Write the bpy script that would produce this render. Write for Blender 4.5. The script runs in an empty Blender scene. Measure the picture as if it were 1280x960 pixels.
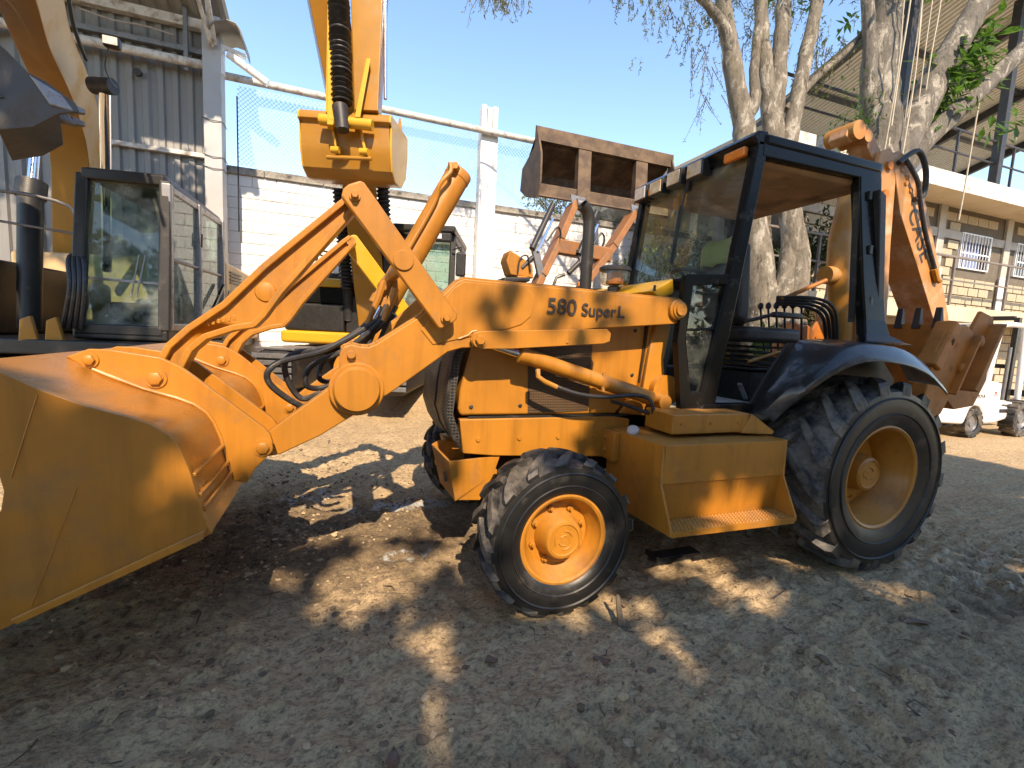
import bpy, bmesh, math, random
from mathutils import Vector as V, Matrix, noise as mnoise
random.seed(7)
sc = bpy.context.scene
col = sc.collection
R = math.radians

# ------------------------------------------------------------------ camera
cam_d = bpy.data.cameras.new('camera'); cam = bpy.data.objects.new('camera', cam_d)
col.objects.link(cam); sc.camera = cam
cam_d.sensor_width = 36.0; cam_d.lens = 16.19; cam_d.clip_end = 3000; cam_d.clip_start = 0.02
CAM = V((-1.018, -2.874, 1.40)); YAW, PITCH, ROLL = R(20.226), R(6.144), R(2.725)
_f = V((math.sin(YAW)*math.cos(PITCH), math.cos(YAW)*math.cos(PITCH), -math.sin(PITCH)))
_r = V((math.cos(YAW), -math.sin(YAW), 0)); _u = _r.cross(_f)
_r2 = _r*math.cos(ROLL)+_u*math.sin(ROLL); _u2 = -_r*math.sin(ROLL)+_u*math.cos(ROLL)
cam.matrix_world = Matrix(((_r2.x, _u2.x, -_f.x, CAM.x), (_r2.y, _u2.y, -_f.y, CAM.y), (_r2.z, _u2.z, -_f.z, CAM.z), (0, 0, 0, 1)))

# ------------------------------------------------------------------ sky, sun, exposure
SUN_EL, SUN_AZ = 43.0, 4.8            # light travels towards +Y, a little towards +X
world = bpy.data.worlds.new('World'); sc.world = world; world.use_nodes = True
wn = world.node_tree.nodes; wl = world.node_tree.links
bg = wn['Background']
sky = wn.new('ShaderNodeTexSky'); sky.sky_type = 'NISHITA'; sky.sun_disc = False
sky.sun_elevation = R(SUN_EL); sky.sun_rotation = R(180+SUN_AZ); sky.altitude = 300
sky.air_density = 1.0; sky.dust_density = 0.2; sky.ozone_density = 4.0
hs = wn.new('ShaderNodeHueSaturation'); hs.inputs['Saturation'].default_value = 1.12; wl.new(sky.outputs[0], hs.inputs['Color']); wl.new(hs.outputs[0], bg.inputs[0]); bg.inputs[1].default_value = 0.15
sun_d = bpy.data.lights.new('sun', 'SUN'); sun_d.energy = 2.35; sun_d.angle = R(0.53); sun_d.color = (1.0, 0.95, 0.87)
sun = bpy.data.objects.new('sun', sun_d); col.objects.link(sun)
SUND = V((math.sin(R(SUN_AZ))*math.cos(R(SUN_EL)), math.cos(R(SUN_AZ))*math.cos(R(SUN_EL)), -math.sin(R(SUN_EL))))
sun.rotation_euler = SUND.to_track_quat('-Z', 'Y').to_euler(); sun.location = (-1, -14, 14)
sc.view_settings.view_transform = 'Standard'; sc.view_settings.look = 'None'
sc.view_settings.exposure = 1.70; sc.view_settings.gamma = 1.0; sc.view_settings.use_curve_mapping = False
sc.view_settings.use_white_balance = True; sc.view_settings.white_balance_temperature = 8900; sc.view_settings.white_balance_tint = 16

# ------------------------------------------------------------------ materials
def lin(c): return tuple((x/12.92 if x <= .04045 else ((x+.055)/1.055)**2.4) for x in c)
def new_mat(name):
    m = bpy.data.materials.new(name); m.use_nodes = True
    nt = m.node_tree; return m, nt, nt.nodes['Principled BSDF']
def N(nt, t, **kw):
    n = nt.nodes.new(t)
    for k, v in kw.items():
        if k in n.inputs: n.inputs[k].default_value = v
        else: setattr(n, k, v)
    return n
def coords(nt, scale=None, obj=True):
    tc = N(nt, 'ShaderNodeTexCoord'); o = tc.outputs['Object' if obj else 'Generated']
    if scale:
        mp = N(nt, 'ShaderNodeMapping'); mp.inputs['Scale'].default_value = scale
        nt.links.new(o, mp.inputs['Vector']); return mp.outputs[0]
    return o
def mixc(nt, fac, a, b, blend='MIX'):
    mx = N(nt, 'ShaderNodeMix'); mx.data_type = 'RGBA'; mx.blend_type = blend
    for sock, v in ((0, fac), (6, a), (7, b)):
        if isinstance(v, (int, float)): mx.inputs[sock].default_value = v
        elif isinstance(v, tuple): mx.inputs[sock].default_value = (*v, 1) if len(v) == 3 else v
        else: nt.links.new(v, mx.inputs[sock])
    return mx.outputs[2]
def ramp(nt, fac, p0, p1, c0=(0, 0, 0), c1=(1, 1, 1)):
    r = N(nt, 'ShaderNodeValToRGB'); nt.links.new(fac, r.inputs[0])
    e = r.color_ramp.elements; e[0].position = p0; e[1].position = p1
    e[0].color = (*c0, 1); e[1].color = (*c1, 1); return r.outputs[0]
def noi(nt, vec, scale, detail=4, rough=.55, dist=0):
    n = N(nt, 'ShaderNodeTexNoise'); n.inputs['Scale'].default_value = scale; n.inputs['Detail'].default_value = detail
    n.inputs['Roughness'].default_value = rough; n.inputs['Distortion'].default_value = dist
    if vec is not None: nt.links.new(vec, n.inputs['Vector'])
    return n.outputs[0]
def bump(nt, b, h, strength=.3, dist=.01, prev=None):
    n = N(nt, 'ShaderNodeBump'); n.inputs['Strength'].default_value = strength; n.inputs['Distance'].default_value = dist
    nt.links.new(h, n.inputs['Height'])
    if prev is not None: nt.links.new(prev, n.inputs['Normal'])
    if b is not None: nt.links.new(n.outputs[0], b.inputs['Normal'])
    return n.outputs[0]
MATS = {}
def surf(name, base, rough=.5, metal=0, var=.15, scale=4, dirt=None, dirt_amt=0, dirt_scale=3, bump_s=0, bump_scale=80, coat=0, spec=.5, stretch=None, rvar=.12, streak=0, dust=0):
    """a worn, uneven everyday surface: base colour with blotches, a dirt coat with its own shape, grain"""
    m, nt, b = new_mat(name); L = nt.links
    vec = coords(nt, stretch)
    n1 = noi(nt, vec, scale, 6)
    dk = tuple(x*(1-var) for x in base); lt = tuple(min(1, x*(1+var)) for x in base)
    c = ramp(nt, n1, .3, .7, dk, lt)
    if dirt:
        n2 = noi(nt, vec, dirt_scale, 9, .68)
        f = ramp(nt, n2, .62-dirt_amt*.3, .80-dirt_amt*.2)
        c = mixc(nt, f, c, dirt)
        rr = N(nt, 'ShaderNodeMapRange'); L.new(f, rr.inputs[0]); rr.inputs[3].default_value = rough; rr.inputs[4].default_value = min(1, rough+.3)
        L.new(rr.outputs[0], b.inputs['Roughness'])
    else:
        n3 = noi(nt, vec, scale*3.1, 5)
        rr = N(nt, 'ShaderNodeMapRange'); L.new(n3, rr.inputs[0]); rr.inputs[1].default_value = .3; rr.inputs[2].default_value = .7
        rr.inputs[3].default_value = max(.03, rough-rvar); rr.inputs[4].default_value = min(1, rough+rvar)
        L.new(rr.outputs[0], b.inputs['Roughness'])
    if streak:      # run-off streaks down the panels and fine scuffs
        st = ramp(nt, noi(nt, coords(nt, (9, 9, .8)), 2.2, 6, .6), .48, .78); c = mixc(nt, st, c, tuple(x*(1-streak) for x in base))
        sc_ = ramp(nt, noi(nt, coords(nt, (1.5, 6, 12)), 5, 7, .75), .66, .72, (0, 0, 0), (.5, .5, .5)); c = mixc(nt, sc_, c, tuple(min(1, x*1.15+.06) for x in base))
    if dust:        # dry dust lying on what faces up
        ge = N(nt, 'ShaderNodeNewGeometry'); sx = N(nt, 'ShaderNodeSeparateXYZ'); L.new(ge.outputs['Normal'], sx.inputs[0])
        up = ramp(nt, sx.outputs[2], .35, .95); dn = ramp(nt, noi(nt, vec, 7, 8, .7), .35, .7); mu = N(nt, 'ShaderNodeMath', operation='MULTIPLY'); L.new(up, mu.inputs[0]); L.new(dn, mu.inputs[1])
        mv = N(nt, 'ShaderNodeMath', operation='MULTIPLY'); L.new(mu.outputs[0], mv.inputs[0]); mv.inputs[1].default_value = dust; c = mixc(nt, mv.outputs[0], c, (.40, .29, .17))
    L.new(c, b.inputs['Base Color']); b.inputs['Metallic'].default_value = metal
    b.inputs['Coat Weight'].default_value = coat; b.inputs['Specular IOR Level'].default_value = spec
    if bump_s:
        bump(nt, b, noi(nt, vec, bump_scale, 5, .6), bump_s, .004)
    MATS[name] = m; return m
ORANGE = (0.425, 0.166, 0.021)
surf('orange_paint', ORANGE, .42, 0, .15, 2.6, (.23, .105, .035), .26, 4.0, .16, 40, .06, streak=.28, dust=.35)
surf('bucket_side_paint', ORANGE, .40, 0, .16, 1.6, (.22, .115, .045), .34, 2.4, .20, 18, .1, streak=.35, dust=.3)
surf('orange_worn', (.44, .18, .025), .42, 0, .14, 4, (.45, .27, .13), .42, 6, .22, 60)
surf('bucket_worn', (.42, .17, .03), .27, .25, .12, 4, (.33, .175, .065), .45, 3.2, .25, 50, stretch=(1, .35, 1))
surf('orange_yellow', (.60, .31, .02), .35, 0, .08, 3, None, 0, 3, .08, 45, .2)
surf('orange_faded', (.46, .21, .07), .5, 0, .16, 5, (.66, .46, .34), .45, 4, .15, 50)
surf('orange_rust', (.42, .135, .018), .6, 0, .25, 6, (.20, .07, .018), .25, 7, .3, 60)
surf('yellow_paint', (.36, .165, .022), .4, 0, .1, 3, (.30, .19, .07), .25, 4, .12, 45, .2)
surf('yellow_bright', (.62, .33, .03), .38, 0, .07, 3, (.4, .25, .08), .12, 4, .1, 45, .2)
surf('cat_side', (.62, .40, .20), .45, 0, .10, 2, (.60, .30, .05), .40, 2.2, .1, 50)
surf('cat_dark', (.42, .24, .04), .5, 0, .12, 2, None, 0, 3, .1, 50)
surf('brown_bucket', (.105, .066, .042), .7, .1, .35, 5, (.20, .14, .09), .5, 5, .4, 40)
surf('brown_arm', (.27, .11, .035), .55, 0, .2, 5, (.16, .09, .06), .35, 6, .2, 50)
surf('black_paint', (.009, .0082, .0075), .24, 0, .2, 6, (.06, .052, .045), .16, 7, .06, 60, .0, .15)
surf('black_satin', (.020, .0185, .017), .45, 0, .25, 6, (.10, .085, .07), .18, 7, .12, 70)
surf('fender_black', (.016, .0155, .016), .34, 0, .2, 3, (.10, .10, .11), .34, 3.5, .08, 60, .4)
surf('plastic_black', (.022, .0205, .019), .42, 0, .2, 9, None, 0, 3, .15, 120)
surf('rubber_hose', (.022, .022, .023), .5, 0, .2, 10, (.12, .1, .08), .25, 12, .1, 120)
surf('steel_chrome', (.75, .76, .78), .12, 1, .04, 20)
surf('steel_grey', (.26, .26, .27), .42, .7, .15, 8, (.14, .10, .07), .35, 9, .15, 60)
surf('bucket_grey', (.075, .074, .075), .5, .2, .2, 5, (.09, .07, .055), .40, 5, .3, 60)
surf('headliner_tan', (.36, .22, .12), .85, 0, .28, 3, (.10, .06, .04), .5, 2.5, .35, 25)
surf('seat_vinyl', (.028, .028, .030), .5, 0, .2, 5, (.09, .08, .07), .25, 6, .3, 40)
surf('floor_mat', (.46, .42, .36), .7, 0, .2, 5, (.2, .16, .12), .3, 6, .2, 60)
surf('lamp_amber', (.75, .20, .02), .25, 0, .1, 30, None, 0, 3, .1, 80, .3)
surf('lamp_lens', (.62, .50, .36), .2, .0, .25, 18, (.5, .28, .08), .5, 14, .2, 90, .3)
surf('lamp_clear', (.70, .70, .68), .15, .3, .2, 30, None, 0, 3, .2, 90, .4)
surf('decal_dark', (.045, .036, .033), .4, 0, .2, 12)
surf('decal_red', (.6, .03, .03), .4)
surf('white_paint', (.74, .75, .76), .35, 0, .05, 4, (.5, .46, .4), .16, 5, .05, 60, .2)
surf('white_cap', (.42, .36, .32), .4, 0, .08, 12)
surf('shed_column', (.40, .41, .42), .55, .0, .08, 3, (.36, .34, .31), .3, 4, .1, 50)
surf('galv_sheet', (.24, .24, .235), .55, .35, .12, 2.5, (.30, .28, .25), .30, 2.2, .1, 60, stretch=(1, 1, .25))
surf('galv_roof', (.36, .35, .33), .5, .5, .1, 2, (.26, .22, .17), .3, 2, .1, 60)
surf('roof_sheet', (.55, .54, .50), .5, .2, .08, 2, (.40, .36, .30), .3, 2, .1, 60)
surf('steel_dark', (.035, .034, .036), .5, .3, .2, 6, (.10, .07, .05), .3, 6, .2, 60)
surf('pipe_rust_white', (.62, .60, .56), .6, 0, .12, 5, (.22, .13, .08), .45, 7, .2, 60)
surf('wall_block_white', (.80, .79, .76), .85, 0, .06, 2.5, (.30, .28, .25), .40, 1.3, .45, 60)
surf('wall_mortar_white', (.62, .61, .58), .9, 0, .1, 3, (.3, .28, .25), .4, 2, .4, 60)
surf('wall_cap', (.42, .39, .34), .9, 0, .25, 4, (.10, .09, .08), .6, 4, .5, 50)
surf('post_concrete', (.80, .79, .76), .85, 0, .06, 3, (.30, .28, .24), .28, 3, .4, 60)
surf('block_tan', (.42, .35, .25), .92, 0, .16, 5, (.33, .28, .22), .4, 6, .6, 60)
surf('block_mortar', (.13, .11, .085), .95, 0, .15, 6, None, 0, 3, .5, 70)
surf('concrete_grey', (.42, .40, .36), .9, 0, .12, 3, (.2, .18, .15), .35, 2.5, .4, 50)
surf('concrete_tan', (.56, .46, .33), .9, 0, .10, 1.5, (.38, .29, .2), .25, 2, .3, 40)
surf('slab_edge', (.70, .68, .63), .85, 0, .12, 6, (.25, .23, .2), .45, 7, .4, 60)
surf('rail_grey', (.20, .17, .15), .6, .3, .2, 6)
surf('curtain_blue', (.17, .24, .42), .8, 0, .2, 6, None, 0, 3, .3, 20)
surf('window_dark', (.02, .022, .025), .1, 0, .2, 4)
surf('wire_steel', (.35, .40, .46), .5, .5, .1, 10)
surf('rope_pale', (.50, .44, .34), .9, 0, .15, 10)
surf('vest_yellow', (.36, .32, .11), .8, 0, .1, 6)
surf('skin', (.32, .19, .12), .6, 0, .08, 9)
surf('denim', (.06, .075, .12), .9, 0, .2, 12)
surf('dead_leaf', (.17, .10, .065), .7, 0, .35, 14, (.03, .02, .03), .4, 10, .3, 60)
surf('dry_grass', (.36, .29, .14), .8, 0, .3, 10)
surf('grit', (.42, .31, .19), .95, 0, .3, 12, None, 0, 3, .5, 60)
surf('twig', (.10, .075, .05), .85, 0, .3, 20, None, 0, 3, .5, 80)
surf('clod', (.15, .105, .068), .95, 0, .35, 12, None, 0, 3, .6, 60)

def glass(name, tint=(.80, .92, .90), dusty=.10, rough=.02):
    """see-through pane: a thin sheet that mirrors at grazing angles and carries dust"""
    m, nt, b = new_mat(name); L = nt.links
    b.inputs['Base Color'].default_value = (.45, .47, .44, 1); b.inputs['Roughness'].default_value = .6
    tr = N(nt, 'ShaderNodeBsdfTransparent'); tr.inputs[0].default_value = (*tint, 1)
    gl = N(nt, 'ShaderNodeBsdfGlossy'); gl.inputs['Roughness'].default_value = rough; gl.inputs[0].default_value = (.9, .97, 1, 1)
    fr = N(nt, 'ShaderNodeFresnel'); fr.inputs[0].default_value = 1.55
    ge = N(nt, 'ShaderNodeNewGeometry'); inv = N(nt, 'ShaderNodeMath', operation='SUBTRACT'); inv.inputs[0].default_value = 1; L.new(ge.outputs['Backfacing'], inv.inputs[1]); mu = N(nt, 'ShaderNodeMath', operation='MULTIPLY'); L.new(fr.outputs[0], mu.inputs[0]); L.new(inv.outputs[0], mu.inputs[1])
    m1 = N(nt, 'ShaderNodeMixShader'); L.new(mu.outputs[0], m1.inputs[0]); L.new(tr.outputs[0], m1.inputs[1]); L.new(gl.outputs[0], m1.inputs[2])
    n = noi(nt, coords(nt), 5, 8, .65)
    f = ramp(nt, n, .35, .9, (0, 0, 0), (dusty*2.2,)*3)
    m2 = N(nt, 'ShaderNodeMixShader'); L.new(f, m2.inputs[0]); L.new(m1.outputs[0], m2.inputs[1]); L.new(b.outputs[0], m2.inputs[2])
    out = nt.nodes['Material Output']; L.new(m2.outputs[0], out.inputs[0])
    MATS[name] = m; return m
glass('glass_clear', (.86, .94, .92), .06)
glass('glass_dusty', (.50, .66, .60), .28)
glass('glass_bowl', (.80, .74, .66), .12)

def perforated(name, base, cell, hole=.32, depth=.5, rough=.5):
    m, nt, b = new_mat(name); L = nt.links
    v = N(nt, 'ShaderNodeTexVoronoi'); v.inputs['Scale'].default_value = 1/cell; v.inputs['Randomness'].default_value = 0.0
    L.new(coords(nt), v.inputs['Vector'])
    f = ramp(nt, v.outputs['Distance'], hole, hole+.08)
    n = noi(nt, coords(nt), 6, 6)
    c = mixc(nt, f, (.006, .006, .006), ramp(nt, n, .3, .7, tuple(x*.7 for x in base), tuple(x*1.25 for x in base)))
    L.new(c, b.inputs['Base Color']); b.inputs['Roughness'].default_value = rough
    bump(nt, b, f, depth, .006); MATS[name] = m
perforated('grille_mesh', (.055, .05, .045), .018, .36)
perforated('side_mesh', (.085, .045, .02), .016, .36)

def tyre_mat():
    m, nt, b = new_mat('tyre_rubber'); L = nt.links; vec = coords(nt)
    c0 = ramp(nt, noi(nt, vec, 9, 6), .3, .75, (.013, .013, .014), (.034, .033, .032))
    f = ramp(nt, noi(nt, vec, 4.5, 9, .7), .44, .68)
    c = mixc(nt, f, c0, (.23, .195, .155))
    L.new(c, b.inputs['Base Color']); b.inputs['Roughness'].default_value = .62
    bump(nt, b, noi(nt, vec, 60, 6, .65), .35, .004); MATS['tyre_rubber'] = m
    m, nt, b = new_mat('tyre_side'); L = nt.links; vec = coords(nt)
    c0 = ramp(nt, noi(nt, vec, 9, 6), .3, .75, (.006, .006, .006), (.017, .016, .016))
    f = ramp(nt, noi(nt, vec, 6, 9, .7), .55, .80)
    c = mixc(nt, f, c0, (.12, .105, .085))
    L.new(c, b.inputs['Base Color']); b.inputs['Roughness'].default_value = .42
    bump(nt, b, noi(nt, vec, 50, 6, .65), .2, .003); MATS['tyre_side'] = m
tyre_mat()

# ------------------------------------------------------------------ geometry helpers
class MB:
    def __init__(s): s.v = []; s.f = []
    def add(s, vs, fs):
        o = len(s.v); s.v += [tuple(x) for x in vs]; s.f += [tuple(i+o for i in f) for f in fs]; return s
    def box(s, x0, x1, y0, y1, z0, z1):
        vs = [(x, y, z) for x in (x0, x1) for y in (y0, y1) for z in (z0, z1)]
        return s.add(vs, [(0, 1, 3, 2), (4, 6, 7, 5), (0, 4, 5, 1), (2, 3, 7, 6), (0, 2, 6, 4), (1, 5, 7, 3)])
    def hexa(s, lo, hi):
        """two quads (each 4 points in order) joined into a solid"""
        return s.add(list(lo)+list(hi), [(3, 2, 1, 0), (4, 5, 6, 7), (0, 1, 5, 4), (1, 2, 6, 5), (2, 3, 7, 6), (3, 0, 4, 7)])
    def beam(s, p0, p1, w, h, up=(0, 0, 1), w1=None, h1=None):
        p0, p1 = V(p0), V(p1); d = (p1-p0).normalized(); up = V(up)
        if abs(d.dot(up)) > .98: up = V((1, 0, 0)) if abs(d.x) < .9 else V((0, 1, 0))
        a = d.cross(up).normalized(); b = a.cross(d).normalized(); w1 = w if w1 is None else w1; h1 = h if h1 is None else h1
        q = lambda p, w, h: [p+a*w/2+b*h/2, p-a*w/2+b*h/2, p-a*w/2-b*h/2, p+a*w/2-b*h/2]
        return s.hexa(q(p0, w, h), q(p1, w1, h1))
    def prism(s, poly, y0, y1, ax='y'):
        """outline in two axes swept along the third: y -> (x,z), x -> (y,z), z -> (x,y)"""
        n = len(poly)
        P = {'y': lambda a, b, t: (a, t, b), 'x': lambda a, b, t: (t, a, b), 'z': lambda a, b, t: (a, b, t)}[ax]
        vs = [P(a, b, y0) for a, b in poly]+[P(a, b, y1) for a, b in poly]
        return s.add(vs, [tuple(range(n)), tuple(range(2*n-1, n-1, -1))]+[(i, i+n, (i+1) % n+n, (i+1) % n) for i in range(n)])
    def tube(s, pts, r, n=10, caps=True):
        pts = [V(p) for p in pts]; m = len(pts); rs = r if isinstance(r, (list, tuple)) else [r]*m
        rings = []; ref = None
        for i, p in enumerate(pts):
            d = (pts[min(i+1, m-1)]-pts[max(i-1, 0)])
            if d.length < 1e-9: d = V((0, 0, 1))
            d.normalize()
            if ref is None: ref = V((0, 0, 1)) if abs(d.z) < .9 else V((1, 0, 0))
            a = d.cross(ref); a = a.normalized() if a.length > 1e-6 else V((1, 0, 0)); b = d.cross(a).normalized(); ref = -b if False else a.cross(d)
            rings.append([p+(a*math.cos(2*math.pi*k/n)+b*math.sin(2*math.pi*k/n))*rs[i] for k in range(n)])
        vs = [q for rg in rings for q in rg]; fs = []
        for i in range(m-1):
            for k in range(n): fs.append((i*n+k, i*n+(k+1) % n, (i+1)*n+(k+1) % n, (i+1)*n+k))
        if caps: fs += [tuple(range(n-1, -1, -1)), tuple(range((m-1)*n, m*n))]
        return s.add(vs, fs)
    def lathe(s, prof, o, axis=(0, 1, 0), n=32, closed=False, caps=True):
        """profile [(radius, distance along axis)] turned round the axis through o"""
        o = V(o); d = V(axis).normalized(); ref = V((0, 0, 1)) if abs(d.z) < .9 else V((1, 0, 0))
        a = d.cross(ref).normalized(); b = d.cross(a).normalized()
        vs = [o+d*t+(a*math.cos(2*math.pi*k/n)+b*math.sin(2*math.pi*k/n))*r for r, t in prof for k in range(n)]
        m = len(prof); fs = []
        for i in range(m if closed else m-1):
            j = (i+1) % m
            for k in range(n): fs.append((i*n+k, i*n+(k+1) % n, j*n+(k+1) % n, j*n+k))
        if not closed and caps:
            if prof[0][0] > 1e-6: fs.append(tuple(range(n-1, -1, -1)))
            if prof[-1][0] > 1e-6: fs.append(tuple(range((m-1)*n, m*n)))
        return s.add(vs, fs)
    def quad(s, a, b, c, d): return s.add([a, b, c, d], [(0, 1, 2, 3)])
    def mesh(s, name, mat, angle=38, fix=True):
        me = bpy.data.meshes.new(name); me.from_pydata([tuple(p) for p in s.v], [], s.f)
        if fix:
            bm = bmesh.new(); bm.from_mesh(me)
            bmesh.ops.remove_doubles(bm, verts=bm.verts, dist=1e-5)
            bmesh.ops.recalc_face_normals(bm, faces=bm.faces); bm.to_mesh(me); bm.free()
        me.materials.append(MATS[mat] if isinstance(mat, str) else mat)
        me.shade_smooth(); me.set_sharp_from_angle(angle=R(angle)); me.update(); return me
    def build(s, name, mat, parent=None, bevel=0, angle=38, seg=2, fix=True):
        o = bpy.data.objects.new(name, s.mesh(name, mat, angle, fix)); col.objects.link(o); attach(o, parent)
        if bevel:
            b = o.modifiers.new('bevel', 'BEVEL'); b.width = bevel; b.segments = seg; b.limit_method = 'ANGLE'; b.angle_limit = R(40); b.harden_normals = True
        return o
WORLD = {}
def attach(o, parent):
    if parent is not None:
        o.parent = parent; o.matrix_parent_inverse = WORLD.get(parent.name, Matrix()).inverted()
def tag(o, label, cat, group=None, kind=None):
    if label: o['label'] = label
    if cat: o['category'] = cat
    if group: o['group'] = group
    if kind: o['kind'] = kind
    return o
def thing(name, loc, label, cat, group=None):
    o = bpy.data.objects.new(name, None); col.objects.link(o); o.location = loc; o.empty_display_size = .2
    WORLD[o.name] = Matrix.Translation(V(loc)); return tag(o, label, cat, group)
def part(name, me, parent, loc=(0, 0, 0), rot=(0, 0, 0), scale=(1, 1, 1)):
    """one more copy of a ready mesh as its own object"""
    o = bpy.data.objects.new(name, me); col.objects.link(o); attach(o, parent)
    o.location = loc; o.rotation_euler = rot; o.scale = scale; return o
def arc(cx, cy, r, a0, a1, n):
    return [(cx+r*math.cos(R(a0+(a1-a0)*i/n)), cy+r*math.sin(R(a0+(a1-a0)*i/n))) for i in range(n+1)]
def smooth(pts, n=4):
    """Catmull-Rom through the points"""
    P = [V(p) for p in pts]; out = []
    for i in range(len(P)-1):
        a, b, c, d = P[max(i-1, 0)], P[i], P[i+1], P[min(i+2, len(P)-1)]
        for k in range(n):
            t = k/n; out.append(.5*((2*b)+(c-a)*t+(2*a-5*b+4*c-d)*t*t+(3*b-a-3*c+d)*t**3))
    return out+[P[-1]]
def text(name, body, mat, parent, loc, ex, ey, size, thick=.0015, spacing=1.0, bold=0):
    """raised lettering; ex / ey are the reading and up directions"""
    cu = bpy.data.curves.new(name, 'FONT'); cu.body = body; cu.size = size; cu.extrude = thick; cu.space_character = spacing; cu.offset = bold
    o = bpy.data.objects.new(name, cu); col.objects.link(o)
    ex = V(ex).normalized(); ey = V(ey); ey = (ey-ex*ey.dot(ex)).normalized(); ez = ex.cross(ey)
    mw = Matrix(((ex.x, ey.x, ez.x, loc[0]), (ex.y, ey.y, ez.y, loc[1]), (ex.z, ey.z, ez.z, loc[2]), (0, 0, 0, 1)))
    dg = bpy.context.evaluated_depsgraph_get(); me = bpy.data.meshes.new_from_object(o.evaluated_get(dg)); me.transform(mw)
    bpy.data.objects.remove(o); me.materials.clear(); me.materials.append(MATS[mat]); me.name = name
    for p in me.polygons: p.material_index = 0
    q = bpy.data.objects.new(name, me); col.objects.link(q); attach(q, parent); return q
# ================================================================== ground
import numpy as np
def _hash(ix, iy, seed):
    h = (ix.astype(np.int64)*374761393+iy.astype(np.int64)*668265263+seed*974711) & 0x7fffffff
    h = ((h ^ (h >> 13))*1274126177) & 0x7fffffff
    return ((h ^ (h >> 16)) & 0xffff)/65535.0
def vnoise(x, y, seed=0):
    ix = np.floor(x); iy = np.floor(y); fx = x-ix; fy = y-iy
    fx = fx*fx*fx*(fx*(fx*6-15)+10); fy = fy*fy*fy*(fy*(fy*6-15)+10)
    a = _hash(ix, iy, seed); b = _hash(ix+1, iy, seed); c = _hash(ix, iy+1, seed); d = _hash(ix+1, iy+1, seed)
    return (a*(1-fx)+b*fx)*(1-fy)+(c*(1-fx)+d*fx)*fy-.5
def sstep(a, b, x):
    t = np.clip((x-a)/(b-a), 0, 1); return t*t*(3-2*t)
def lift(x, y):       # the yard rises towards the wall at the back
    return .72*sstep(4.0, 7.0, y)*(1-sstep(4.0, 7.5, x))
def ground_z(x, y):
    x = np.asarray(x, float); y = np.asarray(y, float)
    z = lift(x, y)
    near = 1-sstep(4, 9, np.hypot(x-.5, y))
    z = z+near*(.04*vnoise(x*1.3, y*1.3, 1)+.038*vnoise(x*3.7+y*.8, y*3.1, 2)+.034*vnoise(x*9, y*9, 3)+.024*vnoise(x*21, y*21, 4)+.014*vnoise(x*40, y*40, 5))
    # sharp-edged clods where tyres tore the mud, running roughly along the machine
    c = vnoise(x*6+y*2.0, y*17-x*2, 6)
    z = z+near*.045*np.maximum(0, c-.10)*2.0*sstep(-.15, .25, vnoise(x*.9, y*.9, 7)+.12)
    c2 = vnoise(x*26, y*30, 8); z = z+near*.022*np.maximum(0, c2-.16)*2
    # tyre tracks pressed into the crust: two shallow beds with chevron lug marks
    for (x0, y0, x1, y1, hw) in ((-.4, -2.05, 5.2, -.75, .22), (-3.0, -1.25, .9, -1.95, .16)):
        L_ = math.hypot(x1-x0, y1-y0); ux, uy = (x1-x0)/L_, (y1-y0)/L_
        u = (x-x0)*ux+(y-y0)*uy; v = -(x-x0)*uy+(y-y0)*ux+.03*vnoise(x*2, y*2, 12)
        m = (1-sstep(hw*.85, hw*1.15, np.abs(v)))*sstep(0, .3, u)*(1-sstep(L_-.4, L_, u))*sstep(-.28, .05, vnoise(x*1.7, y*1.7, 13))
        lug = sstep(-.15, .35, np.sin((u+np.abs(v)*.55)*2*math.pi/.19+.5*vnoise(x*6, y*6, 14)))
        z = z+near*m*(-.020+.026*lug)+near*.016*np.exp(-((np.abs(v)-hw*1.15)/(hw*.2))**2)*sstep(-.2, .2, vnoise(x*4, y*4, 15))
    # level under the tyres
    for cx, cy, r in ((0, -.8, .34), (0, .8, .34), (2.14, -.84, .45), (2.14, .84, .45)):
        w = 1-sstep(r*.55, r*1.3, np.hypot((x-cx), (y-cy)*1.3)); z = z*(1-w)
    return z
def axis_pts(lo, hi, step, flo, fhi):
    a = list(np.arange(lo, hi, step)); s = step; x = lo
    while x > flo: s *= 1.16; x -= s; a.insert(0, x)
    s = step; x = a[-1]
    while x < fhi: s *= 1.16; x += s; a.append(x)
    return np.array(a)
gx = axis_pts(-3.0, 3.6, .019, -900, 900); gy = axis_pts(-2.35, 2.4, .019, -900, 900)
GX, GY = np.meshgrid(gx, gy); GZ = ground_z(GX, GY)
nx_, ny_ = len(gx), len(gy)
me = bpy.data.meshes.new('ground')
vv = np.stack([GX, GY, GZ], -1).reshape(-1, 3).astype(np.float32)
ii = np.arange(nx_*ny_).reshape(ny_, nx_)
ff = np.stack([ii[:-1, :-1], ii[:-1, 1:], ii[1:, 1:], ii[1:, :-1]], -1).reshape(-1, 4)
me.vertices.add(len(vv)); me.vertices.foreach_set('co', vv.ravel())
me.loops.add(ff.size); me.loops.foreach_set('vertex_index', ff.ravel().astype(np.int32))
me.polygons.add(len(ff)); me.polygons.foreach_set('loop_start', np.arange(0, ff.size, 4, dtype=np.int32)); me.polygons.foreach_set('loop_total', np.full(len(ff), 4, np.int32))
me.update(calc_edges=True); me.shade_smooth()
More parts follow.
